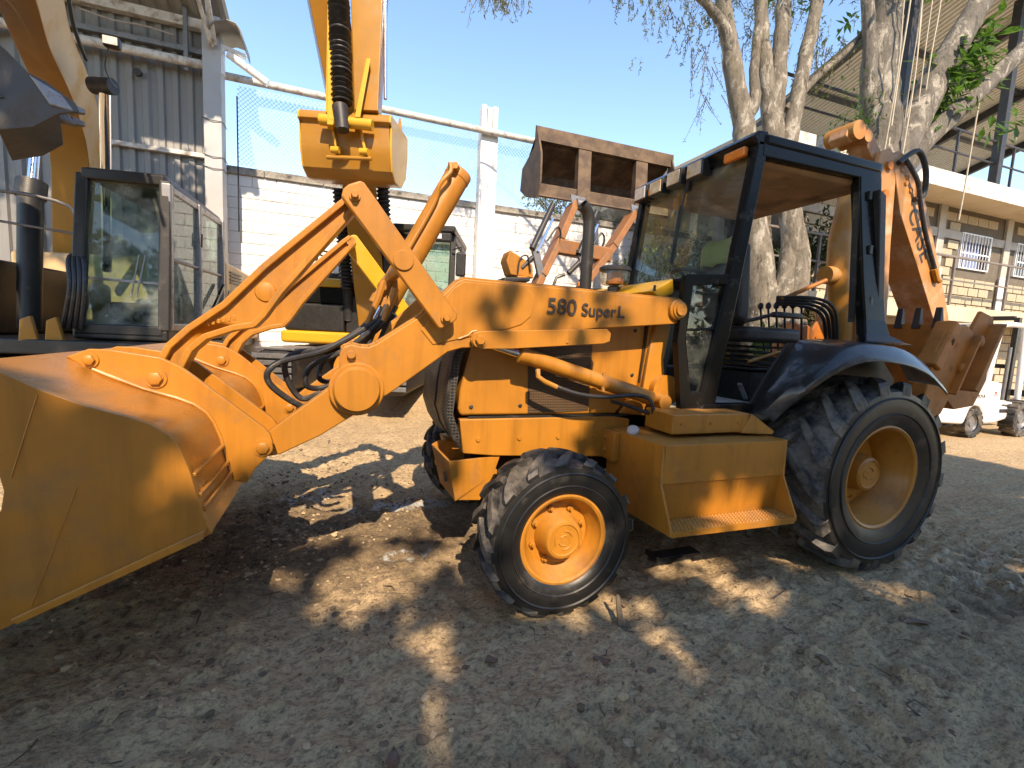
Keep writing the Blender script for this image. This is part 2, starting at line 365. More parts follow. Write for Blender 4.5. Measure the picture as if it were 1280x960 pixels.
def ground_mat():
    m, nt, b = new_mat('yard_mud'); L = nt.links; vec = coords(nt)
    def blob(cx, cy, rx, ry, edge=.5):
        mp = N(nt, 'ShaderNodeMapping'); L.new(vec, mp.inputs[0]); mp.inputs['Location'].default_value = (-cx/rx, -cy/ry, 0); mp.inputs['Scale'].default_value = (1/rx, 1/ry, 0)
        g = N(nt, 'ShaderNodeTexGradient', gradient_type='SPHERICAL'); L.new(mp.outputs[0], g.inputs[0]); return g.outputs[1]
    def mth(op, a, c):
        n = N(nt, 'ShaderNodeMath', operation=op)
        for i, v in enumerate((a, c)):
            if isinstance(v, (int, float)): n.inputs[i].default_value = v
            else: L.new(v, n.inputs[i])
        return n.outputs[0]
    big = noi(nt, vec, .8, 6, .6); mid = noi(nt, vec, 3.2, 8, .65, .3); fine = noi(nt, vec, 26, 8, .7); grit = noi(nt, vec, 110, 4, .7)
    dry = ramp(nt, mid, .30, .72, (.42, .295, .165), (.62, .445, .26))
    dry = mixc(nt, ramp(nt, noi(nt, vec, 60, 6, .7), .52, .66), dry, (.19, .135, .085))
    pale = mixc(nt, ramp(nt, fine, .45, .75), dry, (.64, .46, .255))
    dark = ramp(nt, fine, .3, .7, (.12, .082, .048), (.27, .19, .108))
    # darker ground, churned damp mud in part: between bucket and front wheel, along the right-hand track, under the loader and towards the camera
    w = mth('ADD', mth('MULTIPLY', blob(-1.35, .35, 1.6, 1.5), 1.1), mth('MULTIPLY', blob(2.7, -1.6, 1.9, .9), .8))
    w = mth('ADD', w, mth('MULTIPLY', blob(.6, .1, 2.2, 1.2), .75))
    w = mth('ADD', w, mth('MULTIPLY', blob(-.8, -1.9, 3.0, 1.3), .55))
    w = mth('ADD', w, mth('MULTIPLY', mth('SUBTRACT', mid, .5), 1.5))
    damp_dark = ramp(nt, w, .36, .84)
    c = mixc(nt, damp_dark, pale, dark)
    # moist crumbs and trodden plant bits darken the crust in small elongated flecks
    mpv = N(nt, 'ShaderNodeMapping'); L.new(vec, mpv.inputs[0]); mpv.inputs['Rotation'].default_value = (0, 0, .35); mpv.inputs['Scale'].default_value = (.55, 1.25, 1)
    fl1 = ramp(nt, noi(nt, mpv.outputs[0], 34, 7, .72), .50, .60); fl2 = ramp(nt, noi(nt, mpv.outputs[0], 85, 5, .7), .53, .62)
    c = mixc(nt, mth('MULTIPLY', fl1, .54), c, (.085, .060, .038)); c = mixc(nt, mth('MULTIPLY', fl2, .46), c, (.07, .05, .034))
    # pale grit kicked over the damp areas
    spk = ramp(nt, noi(nt, vec, 38, 3, .5), .60, .70)
    c = mixc(nt, mth('MULTIPLY', spk, .45), c, (.48, .345, .195))
    lime = mth('MULTIPLY', mth('ADD', blob(-.45, .75, .75, .22), mth('MULTIPLY', blob(-.65, -.08, .22, .10), 1.1)), ramp(nt, noi(nt, vec, 9, 8, .7), .42, .62))
    lime = mth('ADD', lime, mth('MULTIPLY', blob(-1.25, 1.05, .5, .25), ramp(nt, noi(nt, vec, 14, 8, .7), .5, .62)))
    c = mixc(nt, ramp(nt, lime, .16, .34), c, (.40, .42, .40))
    L.new(c, b.inputs['Base Color'])
    pud = mth('ADD', mth('MULTIPLY', blob(2.9, -1.3, 1.6, .8), 1.1), mth('MULTIPLY', blob(-1.05, -.95, .5, .35), .8)); pud = mth('ADD', pud, mth('MULTIPLY', blob(-1.3, .55, 1.0, .9), .8))
    sh = ramp(nt, mth('ADD', pud, mth('MULTIPLY', mth('SUBTRACT', noi(nt, vec, 7, 7, .65), .5), 1.8)), .50, .85)
    rr = N(nt, 'ShaderNodeMapRange'); L.new(sh, rr.inputs[0]); rr.inputs[3].default_value = .90; rr.inputs[4].default_value = .22
    L.new(rr.outputs[0], b.inputs['Roughness']); b.inputs['Specular IOR Level'].default_value = .5
    b1 = bump(nt, None, mid, .6, .035); b2 = bump(nt, None, fine, .9, .022, b1); bump(nt, b, grit, .8, .008, b2)
    MATS['yard_mud'] = m; return m
me.materials.append(ground_mat())
go = bpy.data.objects.new('ground', me); col.objects.link(go); tag(go, None, None, kind='structure')
# ================================================================== the orange backhoe loader
BL = thing('backhoe_loader', (1.2, 0, 0), 'orange backhoe loader with black cab parked across the yard, its front bucket lowered', 'backhoe loader')
O = 'orange_paint'

# ---- wheels: rim > tyre, hub, nuts
def tyre_mesh(R0, w, rr, nl, lug, skew, lugw, s):
    h = w/2
    mb = MB()
    half = [(rr, h*.78), (rr+.012, h*.90), (rr+(R0-rr)*.22, h*1.0), (rr+(R0-rr)*.5, h*1.04), (rr+(R0-rr)*.75, h*.98), (R0-lug-.012, h*.86), (R0-lug-.002, h*.62), (R0-lug, h*.3), (R0-lug, 0)]
    prof = half+[(r, -t) for r, t in half[-2::-1]]
    mb.lathe(prof, (0, 0, 0), (0, s, 0), 72, caps=False)
    # ring lines moulded on the side wall
    for rf, pr_ in ((.62, 1.045), (.30, 1.02)):
        rc = rr+(R0-rr)*rf
        for sg in (1, -1): mb.lathe([(rc-.006, sg*h*(pr_-.02)), (rc, sg*h*(pr_+.025)), (rc+.006, sg*h*(pr_-.02))], (0, 0, 0), (0, s, 0), 72, caps=False)
    rnd = random.Random(int(R0*1000))
    for k in range(nl):
        for side in (1, -1):
            ph0 = 2*math.pi*(k+(.5 if side < 0 else 0))/nl + rnd.uniform(-.01, .01)
            us = [0, .3, .62, .9, 1.0, 1.03]; sec = []
            for u in us:
                a = ph0+skew*min(u, 1); t = side*(u*h*1.0-.03*h)
                wd = lugw*(.62+.55*u)/R0
                ro = R0-(.004*u if u < .8 else (.012 if u < .95 else (.030 if u < 1.02 else .105)))+rnd.uniform(-.003, .002)
                ri = R0-lug-.02-(0 if u < .8 else (.02 if u < .95 else (.05 if u < 1.02 else .03)))
                q = []
                for da, r in ((-wd/2*.8, ro), (wd/2*.8, ro), (wd/2, ri), (-wd/2, ri)):
                    q.append((r*math.cos(a+da), t*s, r*math.sin(a+da)))
                sec.append(q)
            vs = [p for q in sec for p in q]; n = len(sec); fs = [(3, 2, 1, 0), tuple(range(4*n-4, 4*n))]
            for i in range(n-1):
                for j in range(4): fs.append((4*i+j, 4*i+(j+1) % 4, 4*i+4+(j+1) % 4, 4*i+4+j))
            mb.add(vs, fs)
    return mb
def wheel(cx, cy, cz, s, front):
    if front: R0, w, rr = .415, .30, .222
    else: R0, w, rr = .625, .44, .325
    h = w/2; rim = MB(); C = (cx, cy, cz)
    if front:
        prof = [(rr+.012, h*.80), (rr+.012, h*.88), (rr, h*.90), (rr-.012, h*.86), (rr-.018, h*.70), (rr-.034, h*.58), (rr-.040, h*.45), (rr-.050, h*.40), (rr-.055, h*.30), (.09, h*.30)]
    else:
        prof = [(rr+.014, h*.80), (rr+.014, h*.88), (rr, h*.90), (rr-.014, h*.86), (rr-.022, h*.66), (rr-.045, h*.52), (rr-.052, h*.25), (rr-.065, h*.18), (rr-.075, -h*.12), (rr-.12, -h*.16), (.11, -h*.10)]
    rim.lathe(prof+[(0, prof[-1][1])], C, (0, s, 0), 56, caps=False)
    rim.lathe([(rr+.012, -h*.85), (rr-.02, -h*.8), (rr-.03, h*.3)], C, (0, s, 0), 40, caps=False)
    W = rim.build('wheel', O, BL)
    t = tyre_mesh(R0, w, rr, 16 if front else 17, .034 if front else .052, .32 if front else .36, .066 if front else .095, s)
    ty = t.mesh('tyre', 'tyre_rubber', 32); ty.materials.append(MATS['tyre_side'])
    for p in ty.polygons:
        if abs(p.center.y) > h*.86 and math.hypot(p.center.x, p.center.z) < R0*.86: p.material_index = 1
    tyo = bpy.data.objects.new('tyre', ty); col.objects.link(tyo); attach(tyo, W); tyo.location = C
    tyo.rotation_euler = (0, .2 if front else .05, 0)
    hub = MB()
    if front: hub.lathe([(.125, h*.26), (.122, h*.40), (.108, h*.52), (.104, h*.80), (.094, h*.90), (.080, h*.92), (.076, h*.88), (0, h*.88)], C, (0, s, 0), 40)
    else: hub.lathe([(.19, -h*.14), (.185, h*.0), (.125, h*.06), (.116, h*.34), (.108, h*.50), (.092, h*.55), (.084, h*.51), (0, h*.51)], C, (0, s, 0), 40)
    H = hub.build('hub', O, W)
    # cast relief on the hub cap
    rl = MB(); yy = cy+s*h*(.885 if front else .515)
    for a0, r_, ln in ((20, .045, 70), (150, .05, 60), (265, .05, 60), (60, .022, 90), (205, .03, 80)):
        rl.tube([(cx+r_*math.cos(R(a0+ln*i/5)), yy, cz+r_*math.sin(R(a0+ln*i/5))) for i in range(6)], .004, 6)
    rl.build('cast_relief', O, W)
    nn = 8; rn = .142 if front else .205
    for k in range(nn):
        a = 2*math.pi*(k+.4)/nn; px, pz = cx+rn*math.cos(a), cz+rn*math.sin(a); t0 = h*.28 if front else -h*.18
        nm = MB().lathe([(.017, t0), (.017, t0+.016), (.011, t0+.018), (.009, t0+.032), (0, t0+.033)], (px, cy, pz), (0, s, 0), 6)
        nm.build('wheel_nut', O, W, 0)
    return W
for s in (-1, 1):
    wheel(.01, s*.80, .405, s, True); wheel(2.17, s*.84, .612, s, False)
MB().tube([(0, -.66, .41), (0, -.3, .43), (0, .3, .43), (0, .66, .41)], [.07, .09, .09, .07], 14).build('front_axle', 'orange_worn', BL)
MB().tube([(2.14, -.62, .62), (2.14, -.3, .62), (2.14, .3, .62), (2.14, .62, .62)], [.13, .17, .17, .13], 16).build('rear_axle', 'orange_worn', BL)
MB().box(-.3, 2.9, -.24, .24, .52, .80).build('chassis_beam', 'black_satin', BL, .01)

# ---- hood, side frame, grille, front weight
hood = [(-.405, .935), (-.418, .975), (-.411, 1.083), (-.36, 1.292), (-.33, 1.40), (-.22, 1.46), (.785, 1.575), (.77, 1.30), (.752, 1.107), (.60, .93)]
MB().prism(hood, -.40, .40).build('hood', O, BL, .018, seg=3)
MB().prism([(.80, 1.56), (.785, 1.30), (.768, 1.107), (.62, .935), (.97, .90), (.90, 1.25), (.93, 1.70), (.88, 1.78)], -.41, .41).build('cowl', O, BL, .015, seg=3)
MB().prism([(.72, 1.70), (.88, 1.79), (.895, 1.70), (.80, 1.655)], -.50, .50).build('cowl_top', 'orange_yellow', BL, .012)
MB().box(.735, .742, -.52, -.50, 1.70, 1.735).build('cowl_latch', 'black_satin', BL, .002)
for s in (-1, 1):
    MB().prism([(.86, 1.56), (.80, 1.40), (.765, 1.10), (.78, 1.02), (.95, 1.02), (.905, 1.28), (.94, 1.50)], s*.408, s*.44).build('tower_plate', 'orange_worn', BL, .008)
    MB().prism([(-.412, .918), (-.385, .722), (-.2, .70), (.64, .655), (.70, .74), (.70, .90), (.58, .918)], s*.37, s*.415).build('frame_rail', O, BL, .008)
    MB().box(-.36, .70, min(s*.395, s*.404), max(s*.395, s*.404), .920, .932).build('hood_seam', 'black_satin', BL)
    MB().prism([(-.02, 1.36), (.40, 1.40), (.40, .955), (.0, .945)], s*.399, s*.405).build('side_grille', 'side_mesh', BL)
MB().prism([(.776, 1.56), (.786, 1.56), (.762, 1.13), (.752, 1.13)], -.405, -.395).build('hood_joint', 'black_satin', BL)
gr = MB(); rows = [(1.42, -.385), (1.273, -.452), (1.10, -.478), (.942, -.492), (.83, -.455), (.735, -.395)]
prof = [(-.385, .05), (-.372, .01), (-.33, -.005), (-.2, .012), (0, .02), (.2, .012), (.33, -.005), (.372, .01), (.385, .05)]
vs = [(x+dx, y, z) for z, x in rows for y, dx in prof]; n = len(prof)
fs = [(i*n+j, i*n+j+1, (i+1)*n+j+1, (i+1)*n+j) for i in range(len(rows)-1) for j in range(n-1)]
G = gr.add(vs, fs).build('grille', 'grille_mesh', BL)
for y in (-.372, 0, .372): MB().tube([(x-.003+(.012 if y else .022), y, z) for z, x in rows], .008, 6).build('grille_bar', 'black_satin', G)
# hanging front weight: an open tray with a drooping face
wt = MB().prism([(-.462, .676), (-.16, .694), (-.194, .586), (-.27, .438), (-.421, .451)], -.40, -.385)
wt.hexa([(-.462, -.40, .676), (-.447, -.40, .676), (-.406, -.40, .453), (-.421, -.40, .451)], [(-.505, -.10, .705), (-.49, -.10, .705), (-.43, -.10, .46), (-.445, -.10, .458)])
wt.hexa([(-.445, -.39, .60), (-.17, -.39, .61), (-.17, -.39, .585), (-.44, -.39, .575)], [(-.485, -.10, .60), (-.17, -.10, .61), (-.17, -.10, .585), (-.48, -.10, .575)])
wt.prism([(-.505, .705), (-.46, .73), (-.2, .70), (-.25, .45), (-.445, .458)], -.112, -.098)
FW = wt.build('front_weight', O, BL, .006)
MB().prism([(-.478, .60), (-.462, .60), (-.452, .54), (-.468, .54)], -.335, -.32).build('slot', 'black_satin', FW)
MB().prism([(-.36, .66), (-.15, .66), (-.15, .46), (-.30, .46)], -.10, .40).build('front_support', 'orange_worn', BL, .01)

# ---- loader arms and linkage
arm = [(-1.385, .84), (-1.365, .885), (-1.263, .968), (-1.033, 1.147), (-1.036, 1.275), (-1.02, 1.305), (-.985, 1.318), (-.945, 1.309), (-.905, 1.308), (-.872, 1.323), (-.666, 1.468), (-.484, 1.652), (-.45, 1.668), (.90, 1.655), (.95, 1.632), (.968, 1.596), (.945, 1.545), (.90, 1.517), (.86, 1.508), (.298, 1.452), (-.33, 1.345), (-.36, 1.322), (-.45, 1.318), (-.521, 1.296), (-.793, 1.091), (-1.12, .881), (-1.29, .799), (-1.35, .79), (-1.383, .81)]
top = [(-1.02, 1.305), (-.985, 1.318), (-.945, 1.309), (-.905, 1.308), (-.872, 1.323), (-.666, 1.468), (-.484, 1.652), (-.45, 1.668), (.90, 1.655)]
def bolt(p, s, r, t, parent, name='pin', n=6, mat=O, washer=True):
    mb = MB()
    if washer: mb.lathe([(r*1.5, 0), (r*1.5, t*.3), (0, t*.3)], p, (0, s, 0), 20)
    mb.lathe([(r, t*.2), (r, t*.9), (r*.85, t), (0, t)], p, (0, s, 0), n)
    return mb.build(name, mat, parent)
for s in (-1, 1):
    yo, yi = s*.565, s*.475
    A = MB().prism(arm, yi, yo).build('loader_arm', O, BL, .007, seg=3)
    # flange lip along the upper edge, just inside the outer face
    lip = MB()
    for (a, b) in zip(top, top[1:]): lip.beam((a[0], s*.520, a[1]+.004), (b[0], s*.520, b[1]+.004), .075, .012, (0, 0, 1))
    lip.build('top_flange', O, A, .003)
    MB().prism([(-.505, 1.615), (-.455, 1.652), (-.12, 1.652), (-.075, 1.62), (-.06, 1.56), (-.08, 1.50), (-.13, 1.455), (-.20, 1.43), (-.60, 1.33), (-.66, 1.40)], s*.564, s*.571).build('doubler_plate', O, A, .004)
    MB().tube([(-.47, s*.569, 1.365), (-.42, s*.57, 1.385), (-.40, s*.57, 1.405), (-.375, s*.57, 1.41)], .006, 8).build('weld_bead', O, A)
    cap = MB().lathe([(.126, 0), (.126, .030), (.120, .036), (.108, .036), (.104, .066), (.097, .073), (0, .074)], (-.958, s*.564, 1.107), (0, s, 0), 48).build('tube_end_cap', O, A)
    bolt((-.985, s*.565, 1.270), s, .020, .026, A, 'stop_pin', 16, washer=False)
    pv = MB().lathe([(.062, 0), (.062, .020), (.056, .026), (.050, .026), (.048, .036), (.034, .038), (.034, .050), (0, .050)], (.868, s*.565, 1.594), (0, s, 0), 32).build('arm_pivot', O, A)
    MB().box(.850, .886, min(s*.613, s*.617), max(s*.613, s*.617), 1.588, 1.600).build('pivot_slot', 'orange_worn', pv)
    # lever
    lev = [(-1.033, 1.962), (-1.026, 1.995), (-1.003, 2.018), (-.955, 2.040), (-.938, 2.034), (-.503, 1.485), (-.503, 1.462), (-.516, 1.446), (-.572, 1.412), (-.588, 1.412)]
    Lv = MB().prism(lev, s*.612, s*.660).build('bucket_lever', O if s < 0 else 'orange_yellow', BL, .008, seg=3)
    bolt((-.978, s*.660, 1.970), s, .016, .035, Lv, 'pin'); bolt((-.558, s*.660, 1.462), s, .017, .035, Lv, 'pin')
    MB().tube([(-.558, s*.56, 1.462), (-.558, s*.62, 1.462)], .035, 16).build('pivot_boss', O, Lv); MB().tube([(-.978, s*.48, 1.970), (-.978, s*.62, 1.970)], .03, 16).build('pivot_boss', O, Lv)
    MB().lathe([(.047, 0), (.047, .006), (.043, .010), (0, .010)], (-.763, s*.660, 1.714), (0, s, 0), 32).build('trunnion_cap', O, Lv)
    # dog-leg bucket link: web with a flange along both edges
    up = [(-.985, 2.005), (-1.029, 1.968), (-1.19, 1.81), (-1.347, 1.654), (-1.502, 1.478), (-1.575, 1.418), (-1.635, 1.369), (-1.707, 1.292), (-1.743, 1.214), (-1.765, 1.15)]
    lo = [(-.955, 1.955), (-1.005, 1.893), (-1.14, 1.72), (-1.285, 1.531), (-1.352, 1.425), (-1.392, 1.378), (-1.473, 1.360), (-1.575, 1.318), (-1.632, 1.262), (-1.690, 1.14)]
    wb = MB()
    for i in range(len(up)-1):
        q = lambda y: [(up[i][0], y, up[i][1]), (up[i+1][0], y, up[i+1][1]), (lo[i+1][0], y, lo[i+1][1]), (lo[i][0], y, lo[i][1])]
        wb.hexa(q(s*.502), q(s*.548))
    Lk = wb.build('bucket_link', O, BL)
    fl = MB()
    for e, dz in ((up, -.010), (lo, .010)):
        for a, b in zip(e, e[1:]):
            d = V((b[0]-a[0], 0, b[1]-a[1])).normalized()*.004
            fl.beam((a[0]-d.x, s*.525, a[1]+dz-d.z), (b[0]+d.x, s*.525, b[1]+dz+d.z), .10, .028, (0, 0, 1))
    fl.build('link_flange', O, Lk, .006)
    MB().lathe([(.045, 0), (.04, .008), (.02, .012), (0, .012)], (-1.345, s*.548, 1.535), (0, s, 0), 20).build('casting_boss', O, Lk)
    nr = random.Random(3); nm = MB()
    for i in range(6): nm.box(-1.575+.020*i, -1.562+.020*i, min(s*.546, s*.551), max(s*.546, s*.551), 1.375+.006*i, 1.395+.006*i)
    nm.build('casting_number', O, Lk, .002)
    # guard bar and lift cylinder under the arm
    gd = MB().prism([(-.415, 1.365), (-.40, 1.40), (-.36, 1.41), (.375, 1.455), (.403, 1.431), (.397, 1.386), (.36, 1.372), (-.19, 1.325), (-.36, 1.318), (-.40, 1.33)], s*.585, s*.602).build('cylinder_guard', O, BL, .004)
    bolt((-.368, s*.602, 1.364), s, .026, .030, gd, 'pin')
    bolt((.13, s*.602, 1.37), s, .006, .006, gd, 'screw', washer=False)
    c0, c1 = V((-.368, s*.525, 1.364)), V((.845, s*.525, 1.028)); dd = (c1-c0).normalized()
    rodo = MB().tube([c0, c0+dd*.40], .022, 16).build('lift_rod', 'steel_chrome', BL)
    cb = MB().tube([c0+dd*.255, c0+dd*.26, c0+dd*.30, c0+dd*.31, c0+dd*.80, c0+dd*.805, c0+dd*.83, c0+dd*.835, c0+dd*1.17, c0+dd*1.19], [.036, .047, .047, .044, .044, .050, .050, .044, .044, .030], 24).build('lift_cylinder', O, BL)
    MB().lathe([(.045, -.04), (.045, .04), (.02, .045), (0, .045)], (c1.x, c1.y, c1.z), (0, s, 0), 24).build('cylinder_eye', O, cb)
    MB().tube([c0+dd*.80+V((0, s*.03, -.055)), c0+dd*.80+V((0, s*.03, .055))], .010, 8).build('hose_clamp', 'orange_worn', cb)
    MB().tube([c0+dd*.36+V((0, s*.04, -.05)), c0+dd*.36+V((0, s*.05, -.09)), c0+dd*.40+V((0, s*.05, -.105)), c0+dd*.48+V((0, s*.05, -.115))], .014, 8).build('fitting', 'orange_worn', cb)
    hp = smooth([c0+dd*.47+V((0, s*.05, -.113)), c0+dd*.62+V((0, s*.06, -.115)), c0+dd*.80+V((0, s*.055, -.085)), c0+dd*.95+V((0, s*.06, -.035)), c0+dd*1.05+V((0, s*.06, -.01)), c0+dd*1.12+V((0, s*.07, -.02)), c0+dd*1.16+V((0, s*.06, -.10))], 5)
    MB().tube(hp, .012, 8).build('hose', 'rubber_hose', cb)
    MB().tube(smooth([(.50, s*.50, 1.03), (.62, s*.52, 1.0), (.72, s*.55, .965), (.80, s*.57, .955), (.86, s*.58, .93)], 5), .012, 8).build('hose', 'rubber_hose', cb)
    MB().tube([(.80, s*.56, .925), (.85, s*.60, .905), (.90, s*.58, .92)], .018, 8).build('valve_fitting', 'steel_grey', cb)
CT = MB().tube([(-.958, -.475, 1.107), (-.958, .475, 1.107)], .085, 28).build('cross_tube', O, BL)
# single bucket cylinder on a trunnion between the levers
e0, e1 = V((-.361, 0, 2.367)), V((-.958, 0, 1.235)); dd = (e1-e0).normalized()
BC = MB().tube([e0-dd*.005, e0, e0+dd*.012, e0+dd*.05, e0+dd*.052, e0+dd*.90, e0+dd*.905, e0+dd*.955, e0+dd*.96], [.060, .074, .080, .080, .077, .077, .084, .084, .06], 32).build('bucket_cylinder', O, BL)
MB().tube([e0+dd*.94, e1], .030, 18).build('cylinder_rod', 'steel_chrome', BC)
MB().tube([(-.763, -.615, 1.70), (-.763, .615, 1.70)], .034, 16).build('trunnion_shaft', O, BC)
MB().beam((-.985, -.05, 1.24), (-.985, .05, 1.24), .10, .12).build('rod_clevis', 'orange_worn', BC, .008)
side = V((-.35, -.85, .1)).normalized()
ln = smooth([e0+dd*.10+side*.085, e0+dd*.045+side*.12+V((-.02, 0, .03)), e0+dd*.07+side*.135, e0+dd*.16+side*.13+V((-.02, 0, 0)), e0+dd*.30+side*.105, e0+dd*.75+side*.105, e0+dd*.86+side*.115], 4)
MB().tube(ln, .0125, 8).build('steel_line', O, BC)
MB().tube([e0+dd*.02+side*.07, e0+dd*.02+side*.125], .022, 6).build('port_fitting', 'orange_worn', BC)
rh = random.Random(11)
starts = [e0+dd*(.86+.01*i)+side*(.11)+V((0, -.03*i, 0)) for i in range(4)]
ends = [(-1.10, -.30, 1.00), (-1.13, -.22, 1.04), (-1.05, -.12, 1.08), (-1.0, .05, 1.10)]
bulge = [(-1.33, -.34, 1.20), (-1.27, -.24, 1.24), (-1.18, -.16, 1.18), (-1.12, .0, 1.2)]
MB().tube([starts[0]+V((0, 0, .05)), starts[0]+V((-.03, 0, -.05)), starts[0]+V((-.07, 0, -.15)), starts[0]+V((-.085, 0, -.20))], [.022, .020, .016, .020], 8).build('line_union', O, BC)
MB().tube([starts[2]+V((.06, -.06, .02)), starts[2]+V((.04, -.06, -.05)), starts[2]+V((.0, -.06, -.16))], [.022, .022, .014], 8).build('line_union', 'orange_worn', BC)
for i in range(4):
    a = starts[i]+V((-.085+.05*i, 0, -.20+.03*i)); b = V(ends[i]); m_ = V(bulge[i])
    pts = smooth([a, a+(m_-a)*.45+V((-.02, 0, -.05)), m_, V((m_.x-.03, m_.y, m_.z-.10)), V((b.x-.10, b.y, b.z-.03)), b], 7)
    MB().tube(pts, .0155, 9).build('hose', 'rubber_hose', BC)
for i in range(2):
    a = e0+dd*.92+V((.0, -.075-.0*i, -.02)); pts = smooth([a+V((.05*i, -.02, 0)), a+V((-.06+.05*i, -.04, -.14)), a+V((-.12+.05*i, -.06, -.27)), V((-1.04+.05*i, -.16, 1.15))], 5)
    MB().tube(pts, .013, 8).build('hose', 'rubber_hose', BC)
MB().box(-1.04, -.90, -.30, -.10, 1.17, 1.205).build('hose_bracket', 'orange_worn', CT, .006)

# ---- front bucket
shell = [(-2.03, 1.250), (-1.88, 1.160), (-1.766, 1.108), (-1.66, 1.072), (-1.60, 1.045), (-1.558, 1.010), (-1.533, .970), (-1.509, .905), (-1.488, .812), (-1.471, .735), (-1.447, .672), (-2.0, .430), (-2.52, .205)]
def smooth_outline(pl):
    a = [V((p[0], p[1], 0)) for p in pl]; mid_ = smooth(a[1:10], 3); return [(p.x, p.y) for p in [a[0]]+mid_+a[10:]]
def offs(poly, d):
    out = []
    for i, p in enumerate(poly):
        a = V(poly[max(i-1, 0)]); b = V(poly[min(i+1, len(poly)-1)]); t = (b-a).normalized(); out.append((p[0]-t.y*-d*-1, p[1]+t.x*d*-1) if False else (p[0]+t.y*d, p[1]-t.x*d))
    return out
inner = offs(shell, .018)
bk = MB().prism(smooth_outline(shell)+smooth_outline(inner)[::-1], -1.075, 1.075)
BK = bk.build('bucket', 'bucket_worn', BL)
for s in (-1, 1):
    MB().prism([(-2.035, 1.262), (-1.88, 1.170), (-1.766, 1.116), (-1.66, 1.080), (-1.602, 1.054), (-1.555, 1.017), (-1.528, .976), (-1.503, .905), (-1.482, .812), (-1.465, .735), (-1.440, .668), (-2.0, .421), (-2.53, .190), (-2.50, .25), (-1.985, .80), (-1.975, .86), (-1.985, .92)], s*1.074, s*1.10).build('side_plate', 'bucket_side_paint', BK, .003)
    MB().prism([(-1.455, .69), (-1.463, .655), (-1.91, .458), (-1.96, .437), (-1.975, .455), (-1.90, .490)], s*1.099, s*1.115).build('wear_strip', O, BK, .004)
    MB().tube([(-1.882, s*1.101, 1.150), (-1.955, s*1.101, .90)], .0022, 6).build('weld_seam', O, BK)
    MB().tube([(-1.80, s*1.101, .86), (-1.93, s*1.101, .48)], .0015, 6).build('weld_seam', O, BK)
    for yo, yi in ((.66, .635), (.43, .405)):
        br = [(-2.006, 1.236), (-1.937, 1.268), (-1.876, 1.268), (-1.709, 1.241), (-1.642, 1.207), (-1.341, .945), (-1.318, .915), (-1.308, .88), (-1.313, .840), (-1.335, .808), (-1.374, .768), (-1.411, .700), (-1.47, .72), (-1.505, .86), (-1.55, .97), (-1.60, 1.03), (-1.66, 1.06), (-1.88, 1.15)]
        B = MB().prism(br, s*yi, s*yo).build('bracket_plate', O, BK, .004)
        for yw in (yo+.004, yi-.004): MB().tube([(p[0]+.004, s*yw, p[1]+.006) for p in ((-1.93, 1.185), (-1.88, 1.160), (-1.766, 1.108), (-1.66, 1.072), (-1.60, 1.045), (-1.558, 1.010), (-1.533, .970), (-1.509, .905), (-1.488, .812), (-1.471, .735))], [.007, .009, .006, .008, .007, .009, .007, .008, .006, .007], 6).build('weld_bead', O, B)
        o = s if yo > .5 else -s; yf = s*(yo if yo > .5 else yi)
        bolt((-1.725, yf, 1.157), o, .026, .022, B, 'pin'); bolt((-1.346, yf, .858), o, .026, .022, B, 'pin'); bolt((-1.934, yf, 1.226), o, .020, .020, B, 'pin')
    MB().tube([(-1.346, s*.40, .858), (-1.346, s*.67, .858)], .028, 16).build('hinge_shaft', O, BK)
    MB().tube([(-1.725, s*.40, 1.157), (-1.725, s*.67, 1.157)], .028, 16).build('hinge_shaft', O, BK)
    for (y0, y1) in ((.665, 1.074), (.0, .40)):
        for (x, z, wz) in ((-1.494, .872, .014), (-1.478, .800, .016), (-1.467, .752, .020)):
            MB().box(x-.012, x+.006, min(s*y0, s*y1), max(s*y0, s*y1), z-wz/2, z+wz/2).build('shell_rib', 'bucket_worn', BK, .004)
    MB().prism([(-1.478, .735), (-1.466, .740), (-1.440, .672), (-1.455, .665)], s*.665, s*1.074).build('heel_plate', 'bucket_worn', BK, .004)
MB().hexa([(-2.40, -1.115, .252), (-2.40, -1.115, .222), (-2.62, -1.115, .135), (-2.62, -1.115, .150)], [(-2.40, 1.115, .252), (-2.40, 1.115, .222), (-2.62, 1.115, .135), (-2.62, 1.115, .150)]).build('cutting_edge', 'steel_grey', BK, .003)

# ---- lettering on the arm
tx = text('model_lettering', '580', 'decal_dark', BL, (.008, -.5735, 1.522), (1, 0, .0), (0, 0, 1), .122, .001, 1.0, .0012)
text('model_lettering', 'Super', 'decal_dark', BL, (.220, -.5735, 1.524), (1, 0, 0), (0, 0, 1), .096, .001, 1.0, .0013)
text('model_lettering', 'L', 'decal_dark', BL, (.452, -.5735, 1.524), (1, 0, 0), (0, 0, 1), .096, .001, 1, .0016)

